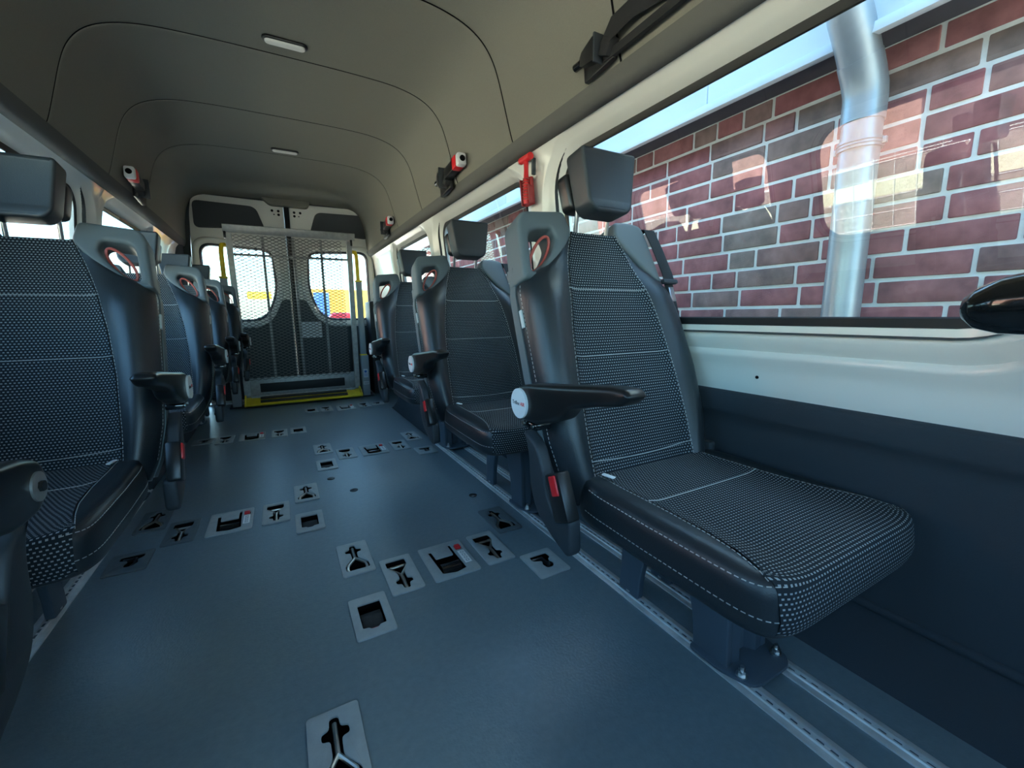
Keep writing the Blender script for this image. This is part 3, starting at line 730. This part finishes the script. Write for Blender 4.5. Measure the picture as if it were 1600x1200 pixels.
    for j in range(NV):
        v = -.04+.74*j/(NV-1); l_, r_ = L(v), R(v); ed = sst(-.045, .0, v)*(1-sst(.675, .71, v)*.6)
        fr = [B(l_+(r_-l_)*i/(NU-1), v, fw(l_+(r_-l_)*i/(NU-1), v)*ed-.02*(1-ed)) for i in range(NU)]
        bk = [B(r_*q, v, w) for q, w in ((1.0, -.062), (.97, -.085), (.85, -.095), (.4, -.098))]+[B(l_*q, v, w) for q, w in ((.4, -.098), (.85, -.095), (.97, -.085), (1.0, -.062))]
        rings.append(fr+bk)
    b = MB(); b.loft(rings); bo = put('backrest', b, 'leather', ang_=55)
    rows = []; NF = 20; vs_ = [-.02+.713*j/40 for j in range(41)]
    for v in vs_:
        rows.append([B(-fe_(v)+2*fe_(v)*i/NF, v, fw(-fe_(v)+2*fe_(v)*i/NF, v)*(1-sst(.675, .71, v)*.6)+.0035) for i in range(NF+1)])
    # roll the top edge back
    rows.append([B(-.078+.156*i/NF, .706, -.03) for i in range(NF+1)]); rows.append([B(-.076+.152*i/NF, .704, -.07) for i in range(NF+1)])
    mbx = MB().loft(rows, cap=False, closed=False)
    me = new_mesh('fabric_panel', [(-x, y, z) for x, y, z in mbx.v] if mir else mbx.v, mbx.f)
    uvproj(me, lambda co: (co.x+.5, (co-O).dot(U)+.5+(0 if (co-O).dot(N) > -.025 else .03))); fixdir(me, N); bfab = obj('fabric_panel', me, 'fabric', bo)
    # stitching
    def dashes(b, pts, ln=.007, gap=.0045, w=.0013):
        seg = [Vector(p) for p in pts]; d = 0; nxt = 0
        for p, q in zip(seg, seg[1:]):
            L_ = (q-p).length; t = (q-p).normalized() if L_ > 1e-9 else None
            if not t: continue
            while nxt < d+L_:
                c = p+t*(nxt-d); x = t; y = x.cross(Vector((0, 0, 1))) if abs(t.z) < .95 else x.cross(Vector((1, 0, 0))); y.normalize(); z = x.cross(y)
                b.box(c, (ln, w, w), rot=Matrix(((x.x, y.x, z.x), (x.y, y.y, z.y), (x.z, y.z, z.z)))); nxt += ln+gap
            d += L_
    b = MB()
    for s in (-1, 1): dashes(b, [B(s*(fe_(v)+.004), v, fw(s*(fe_(v)+.004), v)+.0012) for v in vs_])
    for v in (.516, .327, .058): dashes(b, [B(-fe_(v)+2*fe_(v)*i/16, v+(-.008*math.sin(i/16*math.pi) if v < .1 else 0), fw(-fe_(v)+2*fe_(v)*i/16, v)+.0042) for i in range(17)], .0085, .0015, .0018)
    for uo in (0, ): dashes(b, [B(L(v)-.0005, v, -.035) for v in [.02+.52*k/30 for k in range(31)]])
    o = put('stitching', b, 'stitch', bo, 0); o['kind'] = 'stuff'
    b = MB()
    for s in (-1, 1): dashes(b, [(cx+s*(half(y)+.004), y, zt(min(rho_of(cx+s*(half(y)+.004), y), 1))+bol(cx+s*(half(y)+.004), y)+.001) for y in [.78-.012*k for k in range(39)] if rho_of(cx, y) < .95])
    yl = .60; dashes(b, [(cx+(-1+2*i/16)*half(yl), yl, zt(rho_of(cx+(-1+2*i/16)*half(yl), yl))+bol(cx+(-1+2*i/16)*half(yl), yl)+.0036) for i in range(17)], .0085, .0015, .0018)
    for zz, rh in ((.392, 1.004), (.4405, .979)):
        rg = ring(rh, zz); k0 = [p for p in rg if p[0] < cx-.1 and p[1] < .74]; k0.sort(key=lambda p: -p[1]+p[0]*.2); dashes(b, k0)
        k1 = [p for p in rg if p[0] > cx+.1 and p[1] < .74]; k1.sort(key=lambda p: -p[1]-p[0]*.2); dashes(b, k1)
    o = put('stitching', b, 'stitch', cu, 0); o['kind'] = 'stuff'
    b = MB(); b.box((-.165, .735, .4645), (.010, .034, .004), .001, rot=Matrix.Rotation(.2, 3, 'Z')); put('size_tag', b, 'white', cu)
    b = MB(); b.box(B(-.2695, .45, -.045), (.005, .012, .048), .001, rot=Matrix.Rotation(-A, 3, 'X')); put('side_tag', b, 'label_white', bo)
    # grey shell at the rear and along both edges
    b = MB(); rings = []
    for j in range(26):
        v = -.03+.63*j/25; l_, r_ = L(v)-.003, R(v)+.003
        if v > .55: l_, r_ = L(.55)-.003, R(.55)
        rings.append([B(l_, v, -.058), B(l_-.002, v, -.085), B(l_+.03, v, -.112), B(0, v, -.122), B(r_-.03, v, -.112), B(r_+.002, v, -.085), B(r_, v, -.058), B(0, v, -.075)])
    b.loft(rings); put('back_shell', b, 'shell', ang_=50)
    # grab handle with opening
    hp = round_poly([(-.266, .545), (-.254, .710), (-.236, .742), (-.092, .757), (-.078, .690), (-.112, .640), (-.172, .575), (-.215, .552)], [.012, .03, .03, .02, .02, .05, .05, .02], 5)
    hh = round_poly([(-.236, .566), (-.224, .688), (-.146, .700), (-.138, .665), (-.165, .620), (-.205, .578)], [.015, .03, .03, .03, .04, .03], 5)
    b = MB(); b.flat([list(reversed(hp)), hh], .088, .012, M=BF @ Matrix.Translation((0, 0, -.046)), bres=3); gh = put('grab_handle', b, 'shell', ang_=50)
    rc = [(-.186+.028*math.cos(t)*1.0+.020*math.sin(t), .632+.046*math.sin(t)+.008*math.cos(t)) for t in [2*math.pi*k/28 for k in range(28)]]
    b = MB(); b.tube([B(u, v, -.030+.012*math.sin(k*.2244)) for k, (u, v) in enumerate(rc)], .0042, 8, closed=True); put('pull_ring', b, 'ring_red', gh)
    # shoulder cover + belt
    sp = round_poly([(.092, .742), (.150, .748), (.205, .738), (.222, .66), (.240, .545), (.215, .556), (.165, .600), (.118, .650), (.080, .695)], [.015, .03, .02, .05, .01, .02, .05, .05, .02], 5)
    b = MB(); b.flat([list(reversed(sp))], .085, .012, M=BF @ Matrix.Translation((0, 0, -.046)), bres=3); put('shoulder_cover', b, 'shell', ang_=50)
    b = MB(); b.loft([[B(u-.022, v, w), B(u+.022, v, w), B(u+.022, v, w-.003), B(u-.022, v, w-.003)] for u, v, w in ((.215, .725, -.06), (.222, .735, -.02), (.226, .722, .003), (.240, .66, .006), (.256, .575, .008), (.262, .548, .004))]); sb = put('seat_belt', b, 'belt')
    b = MB(); b.loft([[B(u-.018, v, w), B(u+.018, v, w), B(u+.018, v, w-.003), B(u-.018, v, w-.003)] for u, v, w in ((.268, .545, -.006), (.292, .40, -.03), (.292, .20, -.05), (.275, .03, -.06))]); put('lower_belt', b, 'belt', sb)
    b = MB(); b.box(B(.258, .548, .006), (.062, .016, .014), .004, rot=Matrix.Rotation(-A, 3, 'X')); put('belt_guide', b, 'shell_dark', sb)
    b = MB(); b.box(B(.272, .512, -.006), (.022, .005, .048), .002, rot=Matrix.Rotation(-A, 3, 'X')); put('belt_tongue', b, 'metal', sb)
    # ---------- headrest
    a2 = A*.45; hz = Vector((0, math.sin(a2), math.cos(a2))); hn = Vector((0, -math.cos(a2), math.sin(a2))); ho = B(.002, .71, .0)+Vector((0, -.03, .02))
    HF = frame(ho, (1, 0, 0), hz, hn)
    fp = round_poly([(-.076, .020), (-.097, .168), (.097, .168), (.076, .020), (.056, .0), (-.056, .0)], [.02, .018, .018, .02, .03, .03], 5)
    me = flat([list(reversed(fp))], .062, .012, 3)
    for v in me.vertices: v.co.z += .030*(v.co.x/.11)**2*(1 if v.co.z > 0 else .4)+.016*((v.co.y-.09)/.09)**2*(1 if v.co.z > 0 else .2)
    b = MB(); b.mesh_m(me, HF @ Matrix.Translation((0, 0, .0))); hr = put('headrest', b, 'hrest', ang_=50)
    bp = round_poly([(-.072, .032), (-.086, .138), (.086, .138), (.072, .032)], .02, 4)
    b = MB(); b.flat([list(reversed(bp))], .055, .014, M=HF @ Matrix.Translation((0, 0, -.062)), bres=3); put('headrest_back', b, 'black', hr, 50)
    for x in (-.052, .062):
        b = MB(); b.cyl(B(.0, .66, -.045)+Vector((x, 0, 0)), ho+Vector((x-.012, 0, 0))+hz*.03-hn*.02, .006, 12); put('headrest_post', b, 'metal', hr)
    # ---------- armrest (inboard)
    if arm:
        ax = -.307
        ap = round_poly([(.908, .640), (.895, .672), (.850, .687), (.70, .704), (.560, .722), (.520, .722), (.508, .710), (.532, .690), (.600, .678), (.680, .657), (.705, .630), (.80, .596), (.880, .598)], [.03, .03, .03, .05, .02, .01, .01, .02, .05, .04, .04, .03, .03], 5)
        b = MB(); b.flat([ap], .050, .011, M=Matrix.Translation((0, 0, adz)) @ YZ(ax), bres=3); am = put('armrest', b, 'black', ang_=50)
        if cap == 'disc':
            b = MB(); b.cyl((ax-.024, .868, .638), (ax-.031, .868, .638), .0365, 36); dc = put('disc_cap', b, 'white', am)
            # wordmark on the disc, three words side by side
            F = frame((ax-.0313, .868, .638), (0, -1, 0), (0, 0, 1))
            if mir: F = frame((-(ax-.0313), .868, .638), (0, 1, 0), (0, 0, 1))
            for wtxt, off, mm in (('Triflex', -.0115, 'ink'), ('AIR', .0195, 'red')):
                tm = text_mesh(wtxt, .0130)
                for v in tm.vertices: v.co = F @ Vector((v.co.x+off, v.co.y, v.co.z))
                obj('lettering', tm, mm, dc)
        else:
            b = MB(); b.cyl((ax-.024, .868, .638+adz), (ax-.028, .868, .638+adz), .022, 28); dc = put('washer', b, 'galv', am)
            b = MB(); b.cyl((ax-.028, .868, .638+adz), (ax-.033, .868, .638+adz), .008, 6); put('pivot_bolt', b, 'black', dc)
        b = MB(); b.box((ax+.006, .845, .586), (.046, .060, .016), .004); put('hinge_bracket', b, 'black_gloss', am)
        for y in (.825, .868): 
            b = MB(); b.cyl((ax-.02, y, .588), (ax-.014, y, .588), .005, 10); put('hinge_screw', b, 'metal', am)
    # ---------- buckle shield
    shp = round_poly([(.905, .56), (.880, .50), (.876, .42), (.845, .36), (.775, .322), (.715, .302), (.700, .318), (.706, .395), (.735, .400), (.770, .385), (.800, .420), (.812, .47), (.842, .53)], [.01, .04, .04, .04, .04, .02, .02, .03, .01, .02, .02, .03, .02], 5)
    b = MB(); b.flat([list(reversed(shp))], .034, .008, M=YZ(-.286), bres=2); sh = put('side_shield', b, 'shell_dark', ang_=50)
    R_ = Matrix.Rotation(math.radians(-24), 3, 'X')
    b = MB(); b.box((-.300, .738, .440), (.036, .058, .112), .007, rot=R_); bk = put('belt_buckle', b, 'black')
    if cap == 'disc': b = MB(); b.box((-.3165, .743, .468), (.012, .026, .046), .003, rot=R_); put('release_button', b, 'red', bk)
    b = MB(); b.tube([(-.27, .76, .34), (-.285, .735, .37), (-.297, .725, .40)], .012, 8); put('buckle_stalk', b, 'black', bk)
    b = MB(); b.box((.262, .79, .45), (.03, .05, .05), .008); put('recliner_joint', b, 'shell_dark')
    return root
def fixdir(me, n):
    b = bmesh.new(); b.from_mesh(me); bmesh.ops.recalc_face_normals(b, faces=b.faces)
    s = sum((f.normal.dot(n)*f.calc_area() for f in b.faces), 0)
    if s < 0: bmesh.ops.reverse_faces(b, faces=b.faces)
    b.to_mesh(me); b.free(); smooth(me, 60)

R1 = make_seat(1, 'passenger_seat', 'foremost brick-side black dotted seat, armrest lowered below the big window', (.83, 0, 0))
for y, x, lab in ((.975, .835, 'second brick-side black dotted seat, beside the red hammer pillar'), (1.975, .845, 'rearmost brick-side black dotted seat, above the wheel arch')):
    c = copy_tree(R1); c.location = (x, y, 0); c['label'] = lab
L1 = make_seat(-1, 'passenger_seat', 'foremost full-view sky-side black dotted seat with large headrest', (-.595, .75, 0))
for y, x, lab in ((1.92, -.60, 'second sky-side black dotted seat, between foremost and third'), (2.84, -.60, 'third sky-side black dotted seat, two ahead of the lift'), (3.53, -.565, 'rearmost sky-side black dotted seat, hard against the folded lift')):
    c = copy_tree(L1); c.location = (x, y, 0); c['label'] = lab
make_seat(-1, 'passenger_seat', 'upright seat by the cab with washer on its armrest pivot', (-.662, -.02, 0), ang=1, cap='bolt', adz=-.03)
# raised armrest of the seat in front, reaching in before the window sill
ra = thing('raised_armrest', 'glossy black rounded armrest end before the white window sill', 'armrest', (.53, 0, 0))
b = MB(); b.loft([[(w*math.cos(t), y, z+h*math.sin(t)) for t in [2*math.pi*k/20 for k in range(20)]] for y, z, w, h in ((.140, .852, .004, .003), (.138, .852, .012, .010), (.130, .852, .020, .018), (.115, .854, .026, .024), (.08, .857, .030, .028), (0, .862, .031, .030), (-.12, .865, .030, .030), (-.2, .865, .022, .022))]); obj('armrest_pad', b.build('armrest_pad', ang=60), 'black_gloss', ra)
b = MB(); b.box((.0, -.15, .42), (.04, .05, .84), .008); b.box((0, -.15, .006), (.12, .12, .012), .004); obj('support_post', b, 'black', ra)

# ================================================================== LIFT
lift = thing('wheelchair_lift', 'folded wheelchair lift with expanded metal platform before the rear doors', 'wheelchair lift', (0, 4.72, 0))
b = MB(); b.loft([[(-.372, y, z), (.757, y, z)] for y, z in ((.03, 1.60), (-.02, 1.605), (-.05, 1.665), (-.045, 1.68), (.0, 1.665), (.04, 1.63))], cap=False); 
obj('top_flap', MB().box((.194, -.02, 1.642), (1.125, .02, .072), .004, rot=Matrix.Rotation(.35, 3, 'X')), 'galv', lift)
for x0, x1 in ((-.330, -.316), (.700, .688)):
    b = MB(); b.loft([[(x-.024, -.02, z), (x+.024, -.02, z), (x+.024, .035, z), (x-.024, .035, z)] for x, z in ((x0, 1.60), (x1, .10))]); obj('side_rail', b.build('side_rail', ang=30), 'galv', lift)
for x in (-.066, .19, .436):
    b = MB(); b.box((x, .025, .90), (.022, .02, 1.40), .003); obj('cross_stiffener', b, 'galv', lift)
b = MB(); b.box((.185, .025, 1.42), (1.0, .016, .02), .002); obj('cross_bar', b, 'galv', lift)
# expanded metal lattice
b = MB(); x0, x1, z0, z1 = -.30, .67, .26, 1.60; dw, dh = .058, .030
nx = int((x1-x0)/dw); nz_ = int((z1-z0)/dh)
for j in range(nz_+1):
    z = z0+j*dh
    for s in (-1, 1):
        vs = []; fs = []
        for i in range(nx*2+1):
            x = x0+i*dw/2; zz = z+s*(dh*.5 if i % 2 else 0)*1.0
            vs += [(x, -.004, zz-.0032), (x, -.004, zz+.0032), (x, .004, zz+.0032), (x, .004, zz-.0032)]
        for i in range(nx*2):
            for k in range(4): fs.append((i*4+k, i*4+(k+1) % 4, i*4+4+(k+1) % 4, i*4+4+k))
        b.add(vs, fs)
o = obj('expanded_mesh', b.build('expanded_mesh', ang=0, fix=False), 'mesh_metal', lift); o['kind'] = 'stuff'
b = MB(); b.box((.18, .01, .165), (1.05, .02, .20), .003); kp = obj('kick_plate', b, 'galv', lift)
b = MB(); b.box((.178, -.003, .168), (.77, .008, .085), .002); obj('dark_inset', b, 'rubber', kp)
b = MB(); b.cyl((-.29, -.02, .085), (.66, -.02, .085), .012, 12)
for i in range(9): b.cyl((-.24+i*.105, -.02, .085), (-.21+i*.105, -.02, .085), .016, 12)
obj('hinge_tube', b, 'galv', lift)
b = MB(); b.flat([round_poly([(-.345, .028), (.712, .028), (.712, .075), (.690, .105), (.640, .060), (-.30, .060), (-.345, .055)], .01, 3)], .10, .003, M=XZ(-.09))
rp = obj('yellow_ramp', MB().box((.184, -.085, .052), (1.055, .16, .018), .004, rot=Matrix.Rotation(.30, 3, 'X')), 'yellow', lift)
for dy, dz in ((-.045, -.0035), (.028, .0185)):
    b = MB(); b.box((.178, -.085+dy, .061+dz), (.78, .05, .004), .001, rot=Matrix.Rotation(.30, 3, 'X')); obj('grip_strip', b, 'grip', rp)
for x in (-.335, .705):
    b = MB(); b.flat([round_poly([(-.165, .018), (-.005, .068), (-.005, .115), (-.06, .10), (-.165, .045)], .008, 3)], .014, .003, M=YZ(x)); obj('ramp_cheek', b, 'yellow', rp)
b = MB(); b.box((.184, -.02, .008), (1.3, .14, .014), .003); obj('base_plate', b, 'shell_dark', lift)
for sx, x, nm in ((1, .765, ''), (-1, -.40, '')):
    b = MB(); b.box((x+sx*.005, -.03, .22), (.075, .09, .44), .006); pb = obj('lower_post', b, 'post_grey', lift)
    b = MB(); b.box((x, -.03, .81), (.056, .06, .78), .006); pu = obj('upper_post', b, 'post_grey', lift)
    for z in (.444, 1.205):
        b = MB(); b.box((x, -.03, z), (.066, .070, .018), .006); obj('yellow_cap', b, 'yellow', pu)
    b = MB(); b.tube([(x-.004*sx, -.03, 1.21), (x-.004*sx, -.03, 1.40), (x-.006*sx, -.025, 1.46), (x-.014*sx, -.01, 1.495), (x-.03*sx, .02, 1.50)], .019, 14); obj('handrail', b, 'yellow', pu)
    if sx > 0:
        b = MB(); b.box((x+.005, -.0765, .25), (.045, .002, .09)); st = obj('sticker', b, 'label_white', pb)
        b = MB(); b.flat([rr(-.012, -.012, .012, .012, .004)], .001, M=XZ(-.0782) @ Matrix.Translation((x+.003, .268, 0))); 
        for i in range(3): b.box((x+.003, -.078, .244-i*.012), (.034, .001, .004))
        obj('pictogram', b, 'blue_ink', st)
        b = MB(); b.box((x+.005, -.0765, .145), (.055, .002, .032)); s2 = obj('rating_plate', b, 'label_white', pb)
        b = MB()
        for i in range(2): b.box((x+.005, -.078, .151-i*.012), (.046, .001, .004))
        obj('printed_line', b, 'ink', s2)
    b = MB(); b.box((x-sx*.045, .0, 1.585), (.02, .05, .06), .004); obj('latch_hook', b, 'black', lift)
b = MB(); b.flat([round_poly([(.865, 0), (1.015, 0), (1.015, 1.02), (.865, 1.0)], .015)], .26, .01, M=XZ(4.86)); tag(obj('pump_cabinet', b, 'rubber'), 'black narrow cabinet standing beside the lift post by rear window', 'cabinet')

# ================================================================== CEILING AND WALL FITTINGS
for (x, y, lab) in ((.122, 2.121, 'oval white dome lamp just ahead of the middle headliner seam, farther from lift'), (.138, 3.403, 'oval white dome lamp near the last headliner seam, towards lift')):
    t = thing('dome_lamp', lab, 'lamp', (x, y, 1.952), 'ceiling dome lamps')
    b = MB(); b.flat([rr(-.084, -.024, .084, .024, .0235, 8)], .012, .004, M=Matrix.Translation((0, 0, -.002)), bres=2); obj('bezel', b, 'black', t)
    b = MB(); b.flat([rr(-.074, -.017, .074, .017, .0165, 8)], .016, .006, M=Matrix.Translation((0, 0, -.008)), bres=3); obj('diffuser', b, 'diffuser', t)
def belt_unit(m, y0, label, kind, scale=1.):
    """upper belt stowed along the headliner edge; runs towards -y"""
    X = .893 if m > 0 else 2*CX-.893
    t = thing('stowed_belt', label, 'seat belt', (X, y0, 1.575), 'belts stowed along the headliner'); s = -m
    if kind == 'strap': t.scale = (.75, .80, .72); t.location.z = 1.585
    def P(mb): return mb
    b = MB(); b.box((s*.012, -.10, -.015), (.024, .16, .085), .005, rot=Matrix.Rotation(-.10, 3, 'X')); obj('wall_plate', b, 'black', t)
    b = MB(); b.loft([[(s*x0, y, z0), (s*x1, y, z0), (s*x1, y, z1), (s*x0, y, z1)] for y, x0, x1, z0, z1 in ((.0, .012, .03, .012, .04), (-.03, .01, .045, -.01, .045), (-.105, .008, .06, -.03, .055), (-.12, .008, .06, -.03, .055))]); bc = obj('belt_clamp', b.build('belt_clamp', ang=35), 'black', t)
    b = MB(); b.cyl((s*.02, .035, .024), (s*.02, -.005, .024), .016, 12); obj('knob', b, 'black_gloss', bc)
    b = MB(); b.box((s*.034, -.122, .010), (.064, .010, .105), .003); obj('clamp_plate', b, 'shell_dark', bc)
    b = MB(); b.box((s*.03, -.165, -.005), (.04, .05, .06), .004, rot=Matrix.Rotation(.5, 3, 'X')); obj('strap_fold', b, 'belt', t)
    if kind == 'buckle':
        b = MB(); b.box((s*.035, -.245, .018), (.045, .14, .055), .007, rot=Matrix.Rotation(-.12, 3, 'X')); bk = obj('belt_buckle', b, 'black', t)
        b = MB(); b.box((s*.040, -.335, .024), (.048, .05, .062), .008, rot=Matrix.Rotation(-.12, 3, 'X')); obj('red_button', b, 'red', bk)
        b = MB(); b.box((s*.040, -.380, .026), (.046, .04, .060), .010, rot=Matrix.Rotation(-.12, 3, 'X')); obj('white_tip', b, 'white', bk)
        b = MB(); b.cyl((s*.040, -.398, .028), (s*.040, -.404, .028), .014, 14); obj('tip_hole', b, 'void', bk)
    else:
        b = MB(); b.loft([[(s*x, y, z), (s*(x+.004), y, z), (s*(x+.004), y, z+w), (s*x, y, z+w)] for y, x, z, w in ((-.12, .03, -.02, .045), (-.20, .05, -.005, .075), (-.30, .045, .01, .07), (-.42, .03, .0, .06), (-.60, .02, -.02, .05), (-.9, .02, -.03, .05))]); obj('belt_webbing', b, 'belt', t)
        b = MB(); b.loft([[(s*.012, y, z), (s*.03, y, z), (s*.03, y, z+.03), (s*.012, y, z+.03)] for y, z in ((-.14, -.045), (-.25, -.045), (-.5, -.04), (-.9, -.05))]); obj('lower_webbing', b, 'belt', t)
belt_unit(1, 1.145, 'long black stowed belt above the big brick-side window', 'strap')
belt_unit(1, 2.44, 'stowed belt with red and white buckle above the second window', 'buckle')
belt_unit(1, 3.93, 'stowed belt with red and white buckle by the rearmost window', 'buckle')
belt_unit(-1, 3.40, 'stowed belt with buckle on the dark sky-side headliner', 'buckle')
# emergency hammer on the pillar
hm = thing('emergency_hammer', 'red emergency hammer in its holder on the white pillar', 'hammer', (.962, 1.585, 1.402), None); hm.scale = (.86, .86, .86)
Rl = Matrix.Rotation(math.radians(-6), 3, 'Y')
b = MB(); b.cyl((-.022, .048, .088), (-.022, -.042, .088), .016, 16); hd = obj('head', b, 'red', hm)
b = MB(); b.cyl((-.022, .066, .088), (-.022, .046, .088), .010, 14); obj('metal_tip', b, 'metal', hd)
b = MB(); b.loft([[(-.022+w*math.cos(t), w*.9*math.sin(t), z) for t in [2*math.pi*k/14 for k in range(14)]] for z, w in ((.085, .013), (.03, .011), (-.01, .013), (-.10, .015), (-.118, .013))]); hn_ = obj('handle', b, 'red', hm)
b = MB()
for i in range(8): b.tube([(-.022+.015*math.cos(q*.449), .0145*math.sin(q*.449), -.005-i*.013) for q in range(14)], .003, 6, closed=True)
obj('grip_rib', b, 'ring_red', hn_)
b = MB(); b.box((.004, .018, -.055), (.018, .075, .125), .005, rot=Rl); b.box((-.008, .052, -.055), (.030, .010, .120), .004, rot=Rl); b.box((-.008, -.020, -.075), (.030, .008, .080), .003, rot=Rl); obj('holder', b, 'red_dark', hm)
b = MB(); b.box((-.003, -.036, .045), (.02, .012, .075), .003); obj('spring_clip', b, 'trim_grey', hm)
st = thing('warning_sticker', 'small red printed sticker above the emergency hammer', 'sticker', (.930, 1.585, 1.532))
b = MB(); b.box((0, 0, 0), (.0016, .080, .020), .0003, rot=Matrix.Rotation(math.radians(-33), 3, 'Y')); obj('backing', b, 'white', st)
F = frame((-.0012, 0, 0), (0, -1, 0), (.545, 0, .839))
for s_ in ('NOTHAMMER',):
    tm = text_mesh(s_, .0135)
    for v in tm.vertices: v.co = F @ v.co
    obj('lettering', tm, 'red', st)
b = MB()
for (ya, yb, za, zb) in ((-.039, .039, .0085, .0095), (-.039, .039, -.0095, -.0085), (-.039, -.038, -.0095, .0095), (.038, .039, -.0095, .0095)):
    b.add([F @ Vector((y, z, .0002)) for y, z in ((ya, za), (yb, za), (yb, zb), (ya, zb))], [(0, 1, 2, 3)])
obj('border', b.build('border', ang=0), 'red', st)
# small plug hole in the white sill band
b = MB(); b.cyl((prof(.675)-.002, .675, .675), (prof(.675)+.002, .675, .675), .0045, 12); tag(obj('panel_hole', b, 'void'), 'tiny dark hole in the white sill band', 'hole')
